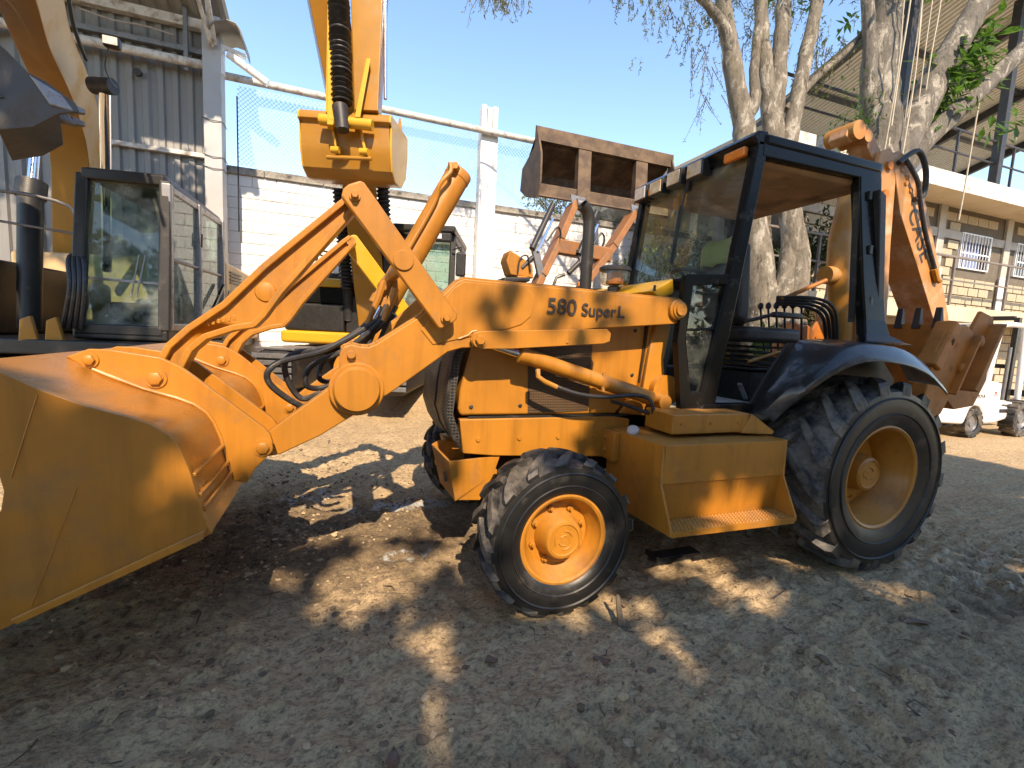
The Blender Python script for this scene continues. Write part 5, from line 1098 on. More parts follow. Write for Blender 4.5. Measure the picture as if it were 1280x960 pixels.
for (x0, x1) in ((1.40, 2.18), (2.10, 3.22)):
    A = MB()
    for a, b in (((x0-.12, 3.05, 1.7), (x0+.12, 3.10, 2.2)), ((x0+.12, 3.10, 2.2), ((x0+x1)/2+.05, 3.28, 2.75)), (((x0+x1)/2+.05, 3.28, 2.75), (x1, 3.55, 3.36))): A.beam(a, b, .10, .24, (0, 1, 0))
    A = A.build('lift_arm', 'brown_arm', LD, .015)
    MB().tube([(x1, 3.44, 3.36), (x1+.12, 3.44, 3.36)], .07, 16).build('arm_pin', 'steel_grey', A)
    MB().prism([(x1-.10, 3.48), (x1+.16, 3.46), (x1+.06, 3.20), (x1-.02, 3.20)], 3.44, 3.47).build('arm_lug', 'steel_grey', A, .006)
    MB().tube([(x0-.06, 3.0, 2.55), (x0+.30, 3.20, 3.22)], .042, 12).build('tilt_cylinder', 'plastic_black', A)
    MB().tube([(x0+.02, 2.99, 2.52), (x0+.28, 3.12, 3.02)], .018, 8).build('tilt_rod', 'steel_chrome', A)
    MB().hexa([(x0-.08, 3.0, 2.62), (x0+.02, 3.0, 2.66), (x0+.16, 3.0, 2.20), (x0+.06, 3.0, 2.18)], [(x0-.08, 3.06, 2.62), (x0+.02, 3.06, 2.66), (x0+.16, 3.06, 2.20), (x0+.06, 3.06, 2.18)]).build('tilt_lever', 'steel_grey', A, .01)
    MB().tube([(x0-.20, 3.0, 2.28), (x0-.04, 3.0, 2.44)], .035, 10).build('stop_roller', 'steel_dark', A)
    MB().tube(smooth([(x0+.2, 3.1, 2.7), (x0+.34, 3.1, 2.9), (x0+.42, 3.15, 2.8), (x0+.36, 3.2, 2.6)], 5), .014, 8).build('hose', 'rubber_hose', A)
MB().beam((1.80, 3.2, 2.66), (2.66, 3.2, 2.62), .16, .20).build('cross_tube', 'brown_arm', LD, .02)
MB().prism([(.90, 2.06), (1.28, 2.10), (1.28, 2.16), (.92, 2.13)], 2.85, 4.2).build('roof_edge', 'plastic_black', LD, .02)
MB().box(1.0, 2.5, 2.95, 4.3, 1.98, 2.10).build('cab_roof', 'plastic_black', LD, .03)
for x in (1.12, 2.02): MB().box(x, x+.14, 2.90, 2.96, 2.10, 2.17).build('marker_light', 'lamp_amber', LD, .015)
MB().prism([(.98, 2.36), (1.02, 2.50), (1.12, 2.46), (1.36, 2.34), (1.38, 2.16), (1.05, 2.18)], 2.98, 3.25).build('rotating_light_box', 'orange_paint', LD, .02)
MB().tube(smooth([(1.14, 2.96, 2.22), (1.16, 2.95, 2.40), (1.26, 2.95, 2.44), (1.32, 2.96, 2.24)], 4), .012, 8).build('hose', 'rubber_hose', LD)
MB().tube([(1.66, 2.95, 2.08), (1.70, 2.95, 2.2), (1.82, 2.95, 2.25)], .022, 8).build('mirror_arm', 'plastic_black', LD)
MB().box(.95, 2.45, 3.0, 5.2, .55, 1.98).build('body', 'orange_rust', LD, .05)
for x in (.75, 2.45):
    for y in (3.3, 4.7): MB().lathe([(.2, -.12), (.38, -.15), (.42, -.08), (.42, .08), (.38, .15), (.2, .12)], (x, y, .52), (1, 0, 0), 28, caps=False).build('wheel', 'tyre_rubber', LD)

# ================================================================== white forklift
FK = thing('forklift', (9.9, 2.3, 0), 'white forklift with black mast parked by the block building', 'forklift')
Wp = 'white_paint'
fb = [(8.16, .30), (8.24, .66), (8.60, .96), (9.42, 1.02), (10.05, .96), (10.08, .52), (10.35, .50), (10.42, .62), (10.75, .62), (10.75, .28), (10.52, .24), (10.42, .32), (9.95, .24), (9.66, .24), (9.62, .42), (9.50, .54), (9.35, .56), (9.20, .50), (9.08, .24)]
FBd = MB().prism(fb, 1.72, 2.82).build('body', Wp, FK, .05, seg=3)
for y in (1.80, 2.66): MB().box(8.19, 8.24, y, y+.10, .72, .84).build('tail_light', 'decal_red', FBd, .01)
MB().hexa([(8.17, 1.95, .40), (8.17, 2.6, .40), (8.21, 2.6, .56), (8.21, 1.95, .56)], [(8.14, 1.95, .40), (8.14, 2.6, .40), (8.18, 2.6, .56), (8.18, 1.95, .56)]).build('tow_pocket', 'plastic_black', FBd, .01)
MB().box(10.06, 10.40, 1.70, 1.722, .44, .50).build('step_plate', 'plastic_black', FBd, .006)
MB().box(9.30, 10.02, 1.85, 2.7, .98, 1.08).build('engine_hood', Wp, FBd, .04)
text('maker_lettering', 'TOYOTA', 'decal_dark', FBd, (9.22, 1.715, .70), (1, 0, 0), (0, 0, 1), .085, .002)
text('capacity_lettering', '25', 'decal_red', FBd, (9.82, 1.715, .74), (1, 0, 0), (0, 0, 1), .10, .002)
MB().box(10.05, 10.35, 1.95, 2.6, .62, .85).build('seat', 'seat_vinyl', FK, .05); MB().box(9.93, 10.06, 1.95, 2.6, .98, 1.25).build('seat_back', 'seat_vinyl', FK, .04)
for y in (1.78, 2.76):
    MB().tube(smooth([(9.70, y, .98), (9.76, y, 1.45), (9.86, y, 1.86), (10.0, y, 1.97), (10.6, y, 1.98)], 5), .045, 12).build('guard_post', Wp, FK)
    MB().tube([(10.58, y, 1.98), (10.72, y, .62)], .045, 12).build('guard_post', Wp, FK)
for k in range(6): MB().tube([(9.98+.12*k, 1.78, 1.985), (9.98+.12*k, 2.76, 1.985)], .018, 8).build('roof_bar', Wp, FK)
for y in (1.98, 2.52):
    MB().box(10.86, 10.96, y, y+.08, .10, 2.15).build('mast_rail', 'plastic_black', FK, .008); MB().tube([(10.80, y+.04, .2), (10.80, y+.04, 1.6)], .03, 10).build('lift_cylinder', 'steel_grey', FK)
for z in (.45, 1.2, 2.10): MB().box(10.87, 10.95, 2.06, 2.52, z, z+.08).build('mast_cross_bar', 'plastic_black', FK, .006)
for z in (.2, .7): MB().box(10.98, 11.05, 1.80, 2.75, z, z+.12).build('carriage_bar', 'plastic_black', FK, .01)
for y in (2.0, 2.45): MB().box(11.05, 12.1, y, y+.10, .10, .15).build('fork', 'steel_dark', FK, .006)
MB().tube([(10.15, 2.27, .9), (10.36, 2.27, 1.10)], .02, 8).build('steering_column', 'plastic_black', FK)
for (x, y, r, w) in ((9.36, 1.80, .26, .18), (9.36, 2.74, .26, .18), (10.62, 1.72, .33, .22), (10.62, 2.82, .33, .22)):
    s = -1 if y < 2.2 else 1
    Wl = MB().lathe([(0, w*.30), (r*.25, w*.32), (r*.28, w*.22), (r*.5, w*.20), (r*.55, w*.34), (r*.58, w*.30)], (x, y, r), (0, s, 0), 28, caps=False).build('wheel', 'steel_grey', FK)
    tr_ = MB().lathe([(r*.56, w*.42), (r*.7, w*.5), (r*.93, w*.46), (r*.97, w*.3), (r*.97, -w*.3), (r*.93, -w*.46), (r*.56, -w*.42)], (x, y, r), (0, s, 0), 32, caps=False)
    for k in range(16):
        a = 2*math.pi*k/16; ca, sa = math.cos(a), math.sin(a)
        tr_.beam((x+ca*r*.96, y-w*.48, r+sa*r*.96), (x+ca*r*.96, y+w*.48, r+sa*r*.96), r*.20, r*.08, (ca, 0, sa))
    tr_.build('tyre', 'tyre_rubber', Wl)

FK.location.x -= .22
# ================================================================== trees
def bark(name, lo, hi, moss):
    m, nt, b = new_mat(name); L = nt.links; vec = coords(nt, (1, 1, .45))
    c = ramp(nt, noi(nt, vec, 7, 9, .7, .4), .30, .70, lo, hi)
    f = ramp(nt, noi(nt, vec, 6, 9, .72, .6), .52, .60)
    c = mixc(nt, f, c, (.44, .40, .33))
    f2 = ramp(nt, noi(nt, vec, 4, 7, .65), .58, .70); c = mixc(nt, f2, c, moss)
    f3 = ramp(nt, noi(nt, vec, 9, 9, .75, .5), .56, .66); c = mixc(nt, f3, c, (.06, .052, .042))
    f4 = ramp(nt, noi(nt, vec, 34, 6, .7), .55, .68); c = mixc(nt, f4, c, (.12, .105, .08))
    L.new(c, b.inputs['Base Color']); b.inputs['Roughness'].default_value = .92
    b1 = bump(nt, None, noi(nt, coords(nt, (1, 1, .25)), 14, 8, .7), 1.0, .05); bump(nt, b, noi(nt, vec, 50, 7, .75), .9, .016, b1); MATS[name] = m
bark('bark_grey', (.11, .095, .072), (.30, .255, .195), (.17, .16, .09))
bark('bark_dark', (.10, .09, .075), (.24, .215, .18), (.16, .15, .11))
def leafmat(name, a, b_, tr=.35):
    m, nt, b = new_mat(name); L = nt.links
    oi = N(nt, 'ShaderNodeTexCoord'); n = noi(nt, oi.outputs['Object'], 1.7, 3); n2 = noi(nt, oi.outputs['Object'], 23, 2)
    c = mixc(nt, ramp(nt, n2, .35, .65), mixc(nt, ramp(nt, n, .35, .65), a, b_), tuple(x*.6 for x in a))
    L.new(c, b.inputs['Base Color']); b.inputs['Roughness'].default_value = .45
    t = N(nt, 'ShaderNodeBsdfTranslucent'); L.new(c, t.inputs[0]); mx = N(nt, 'ShaderNodeMixShader'); mx.inputs[0].default_value = tr
    L.new(b.outputs[0], mx.inputs[1]); L.new(t.outputs[0], mx.inputs[2]); L.new(mx.outputs[0], nt.nodes['Material Output'].inputs[0]); MATS[name] = m
leafmat('leaf_fine', (.20, .22, .08), (.27, .27, .12), .5)
leafmat('leaf_broad', (.055, .15, .02), (.12, .26, .04), .45)
leafmat('leaf_far', (.10, .17, .04), (.20, .25, .08), .4)
leafmat('leaf_canopy', (.11, .12, .035), (.12, .11, .03), .55)
leafmat('leaf_dark', (.035, .075, .02), (.06, .11, .03))
def limb(pts, r0, r1, mb, n=12, wob=.05, seed=1, flare=0):
    P = smooth(pts, 6); m = len(P); rr = random.Random(seed); rs = []; out = []
    for i, p in enumerate(P):
        t = i/(m-1); r = r0+(r1-r0)*t**.85
        if flare: r *= 1+flare*max(0, 1-t*7)**2
        rs.append(.92*r*(1+rr.uniform(-.06, .06))); out.append(p+V((rr.uniform(-1, 1), rr.uniform(-1, 1), rr.uniform(-1, 1)))*wob*(0 if i in (0, m-1) else r0))
    mb.tube(out, rs, n, True); return P
class Leaves:
    def __init__(s): s.v = []; s.f = []
    def leaf(s, p, d, up, l, w, fold=.25):
        d = d.normalized(); a = d.cross(up)
        if a.length < 1e-4: a = V((1, 0, 0))
        a.normalize(); nn = a.cross(d); o = len(s.v)
        s.v += [p, p+d*l*.45+a*w*.5+nn*w*fold, p+d*l, p+d*l*.45-a*w*.5+nn*w*fold]; s.f += [(o, o+1, o+2), (o, o+2, o+3)]
    def build(s, name, mat, parent):
        me = bpy.data.meshes.new(name); me.from_pydata([tuple(p) for p in s.v], [], s.f); me.materials.append(MATS[mat]); me.update()
        o = bpy.data.objects.new(name, me); col.objects.link(o); attach(o, parent); return o
def rdir(rr): 
    z = rr.uniform(-1, 1); a = rr.uniform(0, 2*math.pi); q = math.sqrt(1-z*z); return V((q*math.cos(a), q*math.sin(a), z))
# first tree: several pale stems from one bole, thin drooping foliage
T1 = thing('tree', (4.9, 2.3, 0), 'multi-stemmed tree with pale lichen bark rising directly behind the black cab', 'tree', 'trees behind the backhoe loader')
tb = MB(); S1 = []
S1.append(limb([(4.95, 2.30, -.1), (4.93, 2.34, .8), (4.85, 2.40, 1.8), (4.80, 2.50, 2.7), (4.62, 2.75, 4.0), (4.60, 2.86, 4.7), (4.42, 3.0, 5.6), (4.30, 3.2, 6.6), (4.1, 3.3, 8.2)], .30, .10, tb, 16, seed=2, flare=.6))
S1.append(limb([(4.95, 2.32, 1.2), (5.12, 2.30, 2.2), (5.28, 2.42, 3.1), (5.08, 2.70, 4.4), (4.95, 2.85, 5.4), (4.82, 2.98, 6.6), (4.7, 3.1, 8.4)], .19, .09, tb, 14, seed=3))
S1.append(limb([(5.1, 2.30, 1.4), (5.30, 2.25, 2.4), (5.28, 2.45, 3.4), (5.10, 2.72, 4.5), (5.15, 2.82, 5.6), (5.22, 2.92, 6.7), (5.3, 3.0, 8.6)], .21, .10, tb, 14, seed=4))
S1.append(limb([(5.15, 2.55, 3.5), (5.32, 2.65, 4.6), (5.52, 2.72, 5.6), (5.72, 2.78, 6.7), (6.0, 2.9, 8.4)], .16, .08, tb, 12, seed=5))
S1.append(limb([(4.58, 2.85, 4.75), (4.72, 2.8, 5.0), (4.70, 2.85, 5.5), (4.75, 2.9, 6.4)], .11, .06, tb, 10, seed=6))
S1.append(limb([(4.45, 2.98, 5.5), (4.28, 3.0, 5.95), (4.0, 3.05, 6.25), (3.6, 3.1, 6.5), (3.2, 3.15, 6.9)], .11, .04, tb, 10, seed=7))
S1.append(limb([(5.30, 2.75, 5.0), (5.75, 2.6, 5.55), (6.2, 2.5, 6.0), (6.8, 2.4, 6.9)], .07, .03, tb, 8, seed=8))
S1.append(limb([(5.0, 2.2, .6), (5.45, 2.0, 1.4), (5.75, 2.0, 2.1), (5.95, 2.1, 3.0), (6.02, 2.2, 3.9)], .17, .10, tb, 12, seed=9))
for k in range(4): tb.tube(smooth([(4.75+.12*k, 2.05+.03*k, 1.75), (4.9+.1*k, 1.98, 1.72), (5.05+.06*k, 2.0, 1.80)], 4), .05-.006*k, 8)
rr = random.Random(21); lv = Leaves(); twg = MB()
def spray(c, n, spread, droop, l, w, lv, rr, twig=True):
    for i in range(n):
        a = V(c)+V((rr.gauss(0, spread), rr.gauss(0, spread), rr.gauss(0, spread*.5)))
        ln = rr.uniform(.35, .8)*droop; d = V((rr.uniform(-.5, .5), rr.uniform(-.5, .5), -1)).normalized()
        pts = [a, a+d*ln*.5+V((rr.uniform(-.05, .05), 0, 0)), a+d*ln]
        if twig: twg.tube(pts, [.006, .004, .002], 4, False)
        for k in range(16):
            t = rr.random(); p = a+d*ln*t; lv.leaf(p, (d*.6+rdir(rr)*.8), rdir(rr), l*rr.uniform(.6, 1.2), w)
for c in ((1.15, 4.4, 6.75), (1.25, 4.4, 6.6), (1.0, 4.45, 6.6), (1.3, 4.35, 6.85), (1.1, 4.4, 7.0)): spray(c, 17, .13, .6, .06, .014, lv, rr)
limb([(3.2, 3.15, 6.9), (2.4, 3.6, 7.2), (1.5, 4.2, 7.2), (1.1, 4.4, 6.9)], .04, .012, tb, 6, seed=10)
for c in ((2.9, 3.75, 6.65), (3.3, 3.6, 6.55), (3.55, 3.5, 6.45), (2.6, 3.9, 6.8), (3.9, 3.3, 6.0), (4.0, 3.3, 6.3), (5.0, 3.0, 6.1), (5.7, 2.8, 6.0), (5.9, 2.7, 5.7)): spray(c, 10, .16, .45, .06, .016, lv, rr)
for c in ((3.5, 3.2, 6.75), (3.1, 3.3, 6.9), (3.8, 3.2, 6.75), (2.8, 3.3, 7.0), (3.95, 3.1, 6.5)): spray(c, 11, .22, .5, .06, .014, lv, rr)
for c in ((4.1, 3.2, 5.6), (4.2, 3.25, 5.2), (4.05, 3.3, 5.9)): spray(c, 7, .10, .9, .05, .012, lv, rr)
for c in ((5.6, 3.0, 6.6), (5.9, 2.9, 6.2), (6.1, 2.7, 6.0), (5.4, 3.2, 7.0), (4.9, 3.2, 6.9), (5.0, 3.4, 6.4)): spray(c, 14, .22, .5, .06, .014, lv, rr)
for i in range(420):
    c = V((rr.gauss(4.6, 1.5), rr.gauss(3.3, 1.0), rr.gauss(8.3, .7)))
    if c.z > 7.2: spray(c, 2, .15, .7, .08, .02, lv, rr, False)
tag(twg.build('twigs', 'twig', T1, 0, 60, fix=False), None, None, kind='stuff')
lv.build('crown', 'leaf_fine', T1)
tb.build('trunk', 'bark_grey', T1, 0, 60)
# second tree: heavier, leaning limbs, hanging roots, broad climbing leaves
T2 = thing('tree', (6.0, 2.0, 0), 'thick grey tree with leaning limbs and hanging roots in front of the steel canopy', 'tree', 'trees behind the backhoe loader')
tb = MB()
limb([(6.0, 2.0, -.1), (6.05, 2.02, .9), (6.15, 2.05, 2.0), (6.35, 2.10, 3.2), (6.60, 2.15, 4.4), (6.58, 2.26, 5.2), (6.62, 2.34, 6.0), (6.70, 2.40, 6.9), (6.8, 2.5, 8.6)], .42, .20, tb, 18, seed=12, flare=.5)
limb([(6.45, 2.10, 3.5), (6.80, 2.05, 4.4), (7.1, 2.0, 5.0), (7.50, 1.98, 5.8), (8.0, 1.92, 6.7), (8.7, 1.9, 8.2)], .30, .15, tb, 14, seed=13)
limb([(6.75, 2.05, 3.8), (7.15, 1.92, 4.55), (7.9, 1.78, 5.3), (8.66, 1.62, 6.05), (9.6, 1.4, 7.1)], .17, .12, tb, 12, seed=14)
limb([(6.55, 2.2, 4.6), (6.35, 2.25, 5.2), (6.30, 2.3, 6.0), (6.1, 2.4, 7.2)], .15, .08, tb, 12, seed=15)
limb([(6.1, 2.05, 1.0), (6.25, 2.1, 2.0), (6.22, 2.15, 3.0), (6.5, 2.2, 4.2)], .22, .18, tb, 12, seed=16)
tb.build('trunk', 'bark_dark', T2, 0, 60)
rr = random.Random(33)
for k in range(7):
    x = 6.30+.13*k+rr.uniform(-.05, .05); y = 1.85+rr.uniform(-.08, .12); z1 = rr.choice((3.0, 3.6, 4.2, 4.4)) if k != 6 else 2.6
    pts = [(x+.06*k*.1, y, 7.6), (x+rr.uniform(-.05, .05), y, 6.4), (x+rr.uniform(-.08, .08), y, 5.4), (x+rr.uniform(-.08, .05), y, z1)]
    MB().tube(smooth(pts, 4), rr.uniform(.005, .012), 6).build('hanging_root', 'rope_pale', T2)
MB().tube(smooth([(8.05, 1.75, 5.35), (8.02, 1.75, 4.6), (8.0, 1.75, 4.0), (7.97, 1.75, 3.5)], 4), [.012]*13, 6).build('hanging_root', 'rope_pale', T2)
lv = Leaves()
for i in range(360):
    c = V((rr.uniform(7.25, 8.35), 0, 0)); c.z = 5.1+(c.x-7.25)*.75+rr.uniform(-.35, .75); c.y = 1.95+rr.uniform(-.25, .35)
    if c.z > 6.6: continue
    lv.leaf(c, V((rr.uniform(-.6, .9), rr.uniform(-.9, .3), rr.uniform(-1, .2))), V((rr.uniform(-.4, .4), -.5, 1)), rr.uniform(.18, .36), rr.uniform(.07, .14), .15)
for i in range(60):
    c = V((rr.uniform(8.0, 8.9), 1.7+rr.uniform(-.2, .2), rr.uniform(4.8, 5.9)))
    if c.z < 4.3+(c.x-7.2)*.55+.15: lv.leaf(c, V((rr.uniform(-.6, .9), rr.uniform(-.9, .3), rr.uniform(-1, 0))), V((0, -.5, 1)), rr.uniform(.2, .4), rr.uniform(.08, .15), .15)
for i in range(260):
    c = V((rr.gauss(6.0, .22), 2.15+rr.uniform(-.2, .2), rr.gauss(4.75, .28))); lv.leaf(c, rdir(rr), V((0, 0, 1)), rr.uniform(.05, .11), .03, .1)
for i in range(260):
    c = V((rr.gauss(7.0, .9), rr.gauss(2.6, .8), rr.gauss(8.6, .5)))
    for k in range(14): lv.leaf(c+rdir(rr)*rr.random()*.35, rdir(rr), V((0, 0, 1)), rr.uniform(.12, .24), .07, .1)
lv.build('crown', 'leaf_broad', T2)
# undergrowth seen through the open cab
def bush(name, label, c, r, n, mat, l, w, seed, group=None, stem=True):
    B = thing(name, (c[0], c[1], max(0, c[2]-r[2])), label, 'bush', group); lv = Leaves(); rr = random.Random(seed); st = MB()
    cl = [(V(c)+V((rr.uniform(-1, 1)*r[0], rr.uniform(-1, 1)*r[1], rr.uniform(-1, 1)*r[2]))) for _ in range(26)]
    for q in cl[:9]: st.tube(smooth([(c[0], c[1], c[2]-r[2]), (V((c[0], c[1], c[2]-r[2]*.5))+q)/2, q], 3), [.03]*3+[.015]*4, 6)
    for i in range(n):
        q = rr.choice(cl); p = q+rdir(rr)*rr.random()**.5*.30*max(r); lv.leaf(p, rdir(rr)+V((0, 0, -.3)), V((rr.uniform(-.5, .5), rr.uniform(-.5, .5), 1)), l*rr.uniform(.6, 1.3), w, .15)
    tag(st.build('stems', 'twig', B, 0, 60, fix=False), None, None, kind='stuff'); lv.build('foliage', mat, B); return B
bush('shrub', 'dark leafy shrub between the tree stems seen through the open cab', (6.6, 3.6, 2.6), (.9, .5, 1.3), 5200, 'leaf_dark', .12, .045, 41)
bush('shrub', 'bright green low plant at the foot of the tree seen through the cab', (4.55, 2.0, 1.15), (.35, .3, .45), 900, 'leaf_broad', .12, .045, 42)
bush('shrub', 'yellow-green shrub growing against the right end of the white wall', (5.2, 5.2, 1.8), (.8, .5, 1.6), 5200, 'leaf_far', .09, .035, 43)
bush('tree', 'light green treetop showing above the white wall behind the brown bucket', (6.2, 9.2, 4.7), (2.2, .9, .8), 9000, 'leaf_far', .16, .06, 44)

# unseen tree behind the photographer: crown shaped to throw foreground shade and sun flecks
T3 = thing('tree', (.6, -9.8, 0), 'big unseen tree behind the photographer, its crown shaped to shade the foreground', 'tree', 'unseen shade trees')
SX, SY = SUND.x/-SUND.z, SUND.y/-SUND.z
# sun flecks on the ground and machine, as (x, y, rx, ry) where the sunbeam meets the ground plane
FLECK = [(-1.44, -.16, .085, .15), (-.90, -.36, .28, .28), (-.66, -.92, .15, .14), (.02, -.50, .30, .42), (.12, -.95, .10, .10), (.45, -1.0, .16, .13), (1.10, -1.03, .20, .17), (1.16, -.50, .24, .20), (1.12, -.36, .20, .16), (2.02, -1.2, .16, .10), (1.72, -.75, .12, .15), (3.3, -1.4, .25, .10), (1.0, .92, .25, .34), (.78, 1.55, .22, .14), (1.05, .55, .12, .14), (1.45, .48, .30, .10), (3.7, 2.6, .35, .45), (4.35, 2.0, .3, .5), (3.1, 3.2, .3, .35), (2.95, 2.1, .22, .4), (-.45, -.15, .2, .12), (4.3, .3, .7, .14), (5.6, 1.1, .8, .2), (6.0, -.5, .7, .15), (-.2, -.10, .2, .16)]
def shade(x, y):
    """1 where the crown's shadow falls"""
    for a, b, rx, ry in FLECK:
        if ((x-a)/(rx+.08))**2+((y-b)/(ry+.08))**2 < 1: return 0
    if x > -1.2 and float(vnoise(np.array(x*2.6), np.array(y*3.0), 71)) > .34: return 0
    edge = .10 if x < -1.25 else (.10+(x+1.25)*.05 if x < -.3 else (.06 if x < .45 else (.06+(x-.45)*3.2 if x < 1.1 else 2.14+min(1.6, (x-1.1)*.9))))
    edge += .10*math.sin(x*5.3)+.06*math.sin(x*11.7+1) if x > -1.2 else .03*math.sin(x*9)
    if y > edge:
        if -.25 < x < .8 and .92 < y < 1.36: return .05            # sparse leaves kept to mottle the light on the lettered arm
        return 0
    return 1
def vhole(x, y): return float(vnoise(np.array(x*.9), np.array(y*.7), 31)) > .16
rr = random.Random(77); lv = Leaves(); tips = []
def dens(x, y): return 1 if -5.5 < x < 8.5 and -7.5 < y < 4.6 else 0
cnt = 0
while cnt < 34000:
    gx_, gy_ = rr.uniform(-4.4, 7.0), rr.uniform(-3.4, 4.2)
    if rr.random() > shade(gx_, gy_): continue
    z = 6.4+1.6*rr.random()+.25*math.sin(gx_*2)+(.9 if gy_ < -2.5 else 0)
    p = V((gx_-SX*z, gy_-SY*z, z)); cnt += 1
    l = rr.uniform(.15, .25); lv.leaf(p, rdir(rr)+V((0, 0, -.3)), SUND+rdir(rr)*.5 if rr.random() < .8 else rdir(rr), l, l*.6, .1)
    if cnt % 340 == 0: tips.append(p)
lv.build('crown', 'leaf_canopy', T3)
tb = MB(); limb([(.6, -9.8, -.1), (.65, -9.7, 1.5), (.8, -9.4, 3.2), (.7, -9.2, 5.0)], .42, .26, tb, 18, seed=51, flare=.5)
hubs = [V((-2.6, -8.6, 6.3)), V((-.8, -8.0, 6.6)), V((1.0, -7.6, 6.6)), V((3.0, -7.4, 6.4)), V((5.2, -7.0, 6.5)), V((2.2, -9.8, 7.0)), V((-1.6, -10.4, 7.0))]
for i, h in enumerate(hubs): limb([(.7, -9.3, 3.2+.25*i), (V((.7, -9.2, 5.0))+h)/2+V((0, 0, .25)), h], .18, .07, tb, 10, seed=60+i)
for p in tips:
    h = min(hubs, key=lambda q: (q-p).length); m_ = (h+p)/2+V((0, 0, .12)); tb.tube([h, m_, p], [.03, .018, .006], 5, False)
tb.build('trunk', 'bark_dark', T3, 0, 60, fix=False)
# unseen trees added behind the photographer to block low sky light, below the sun's path
for i, (x, y, h, lb) in enumerate(((-13, -12, 7.0, 'leftmost'), (-8, -15, 8, 'second from the left'), (-2.5, -16, 8.5, 'third from the left'), (3.5, -16, 8.5, 'fourth from the left'), (9, -15, 8, 'fifth from the left'), (14, -12, 7, 'rightmost'))):
    T = thing('tree', (x, y, 0), lb+' of the six unseen trees added behind the photographer to block sky light', 'tree', 'added trees behind the photographer')
    tb = MB(); limb([(x, y, -.1), (x+.1, y, h*.3), (x, y+.1, h*.62), (x+.1, y, h*.9)], .2, .05, tb, 10, seed=80+i); tb.build('trunk', 'bark_dark', T, 0, 60)
    lv = Leaves(); rr = random.Random(200+i)
    cl = [V((x+rr.uniform(-2.9, 2.9), y+rr.uniform(-1.6, 1.6), rr.uniform(.6, h-.6))) for _ in range(80)]
    for k in range(4500):
        p = rr.choice(cl)+rdir(rr)*rr.random()**.5*.9; lv.leaf(p, rdir(rr), rdir(rr), rr.uniform(.3, .5), .26, .15)
    lv.build('crown', 'leaf_dark', T)

# unseen tree added on the left, its crown placed to shade the left excavator and the shed
T4 = thing('tree', (-7.2, -4.5, 0), 'unseen tree added at the left edge of the yard to shade the left excavator', 'tree', 'unseen shade trees')
lv = Leaves(); rr = random.Random(91); tips = []
for k in range(9000):
    gx_, gy_ = rr.uniform(-8.5, -2.95+.12*math.sin(k)), rr.uniform(3.0, 11.5)
    if vhole(gx_, gy_): continue
    z = 7.6+1.8*rr.random(); p = V((gx_-SX*z, gy_-SY*z, z)); l = rr.uniform(.18, .30)
    lv.leaf(p, rdir(rr)+V((0, 0, -.3)), SUND+rdir(rr)*.6, l, l*.6, .1)
    if k % 300 == 0: tips.append(p)
lv.build('crown', 'leaf_canopy', T4)
tb = MB(); limb([(-7.2, -4.5, -.1), (-7.1, -4.4, 2), (-7.0, -4.0, 4.5), (-6.6, -3.2, 6.8)], .38, .2, tb, 16, seed=92, flare=.5)
hubs = [V((-6.2, -3.5, 7.6)), V((-4.8, -1.2, 8.0)), V((-6.5, .5, 8.0)), V((-8.0, -2.0, 8.0))]
for i, h in enumerate(hubs): limb([(-7.0, -4.0, 4.5), (V((-6.8, -3.6, 6))+h)/2, h], .15, .06, tb, 10, seed=95+i)
for p in tips:
    h = min(hubs, key=lambda q: (q-p).length); tb.tube([h, (h+p)/2+V((0, 0, .12)), p], [.03, .018, .006], 5, False)
tb.build('trunk', 'bark_dark', T4, 0, 60, fix=False)
# ================================================================== small things
rr = random.Random(101)
def gz(x, y): return float(ground_z(x, y))
vb = MB(); rows_ = []
VT = thing('safety_vest', (1.74, 0, 1.9), 'yellow-green safety vest hung over the seat back inside the cab', 'vest')
for i, (x, z) in enumerate(((1.87, 1.93), (1.855, 2.02), (1.83, 2.14), (1.78, 2.20), (1.71, 2.20), (1.665, 2.14), (1.65, 2.05), (1.645, 2.0))):
    rows_.append([(x+.012*math.sin(j*1.3+i), -.12+.028*j, z+.008*math.sin(j*.9)) for j in range(11)])
vb.add([p for r in rows_ for p in r], [(i*11+j, i*11+j+1, (i+1)*11+j+1, (i+1)*11+j) for i in range(7) for j in range(10)])
o = vb.build('vest_cloth', 'vest_yellow', VT, 0, 60); md = o.modifiers.new('t', 'SOLIDIFY'); md.thickness = .01
# dead leaves big enough to tell apart
def leaf_obj(x, y, l, w, rz, mat, name, label, grp):
    mb = MB(); n = 7; vs = []
    for i in range(n+1):
        t = i/n; ww = w*math.sin(math.pi*min(1, t*.96+.03))**.8*.5
        for k in (-1, -.5, 0, .5, 1): vs.append((l*(t-.5), ww*k, .002+w*.22*abs(k)*abs(k)+w*.16*math.sin(t*5+rz)*(.4+abs(k))))
    mb.add(vs, [(5*i+j, 5*i+j+1, 5*i+6+j, 5*i+5+j) for i in range(n) for j in range(4)])
    o = mb.build(name, mat, None, 0, 60); o.location = (x, y, gz(x, y)+.004); o.rotation_euler = (rr.uniform(-.15, .15), rr.uniform(-.15, .15), rz)
    md = o.modifiers.new('t', 'SOLIDIFY'); md.thickness = .002; tag(o, label, 'leaf', grp); return o
one = [(-.86, -1.50, .085, .045, 1.4, 'curled purple-black leaf lying at the bottom edge of the picture'), (-.42, -1.16, .07, .045, .3, 'dark leaf lying below the front wheel, left of centre'), (.02, -1.32, .075, .04, 2.6, 'dark leaf on bare mud below the front wheel, right of centre'), (1.75, -1.52, .17, .05, -.3, 'large dark bark flake on the mud at the lower right')]
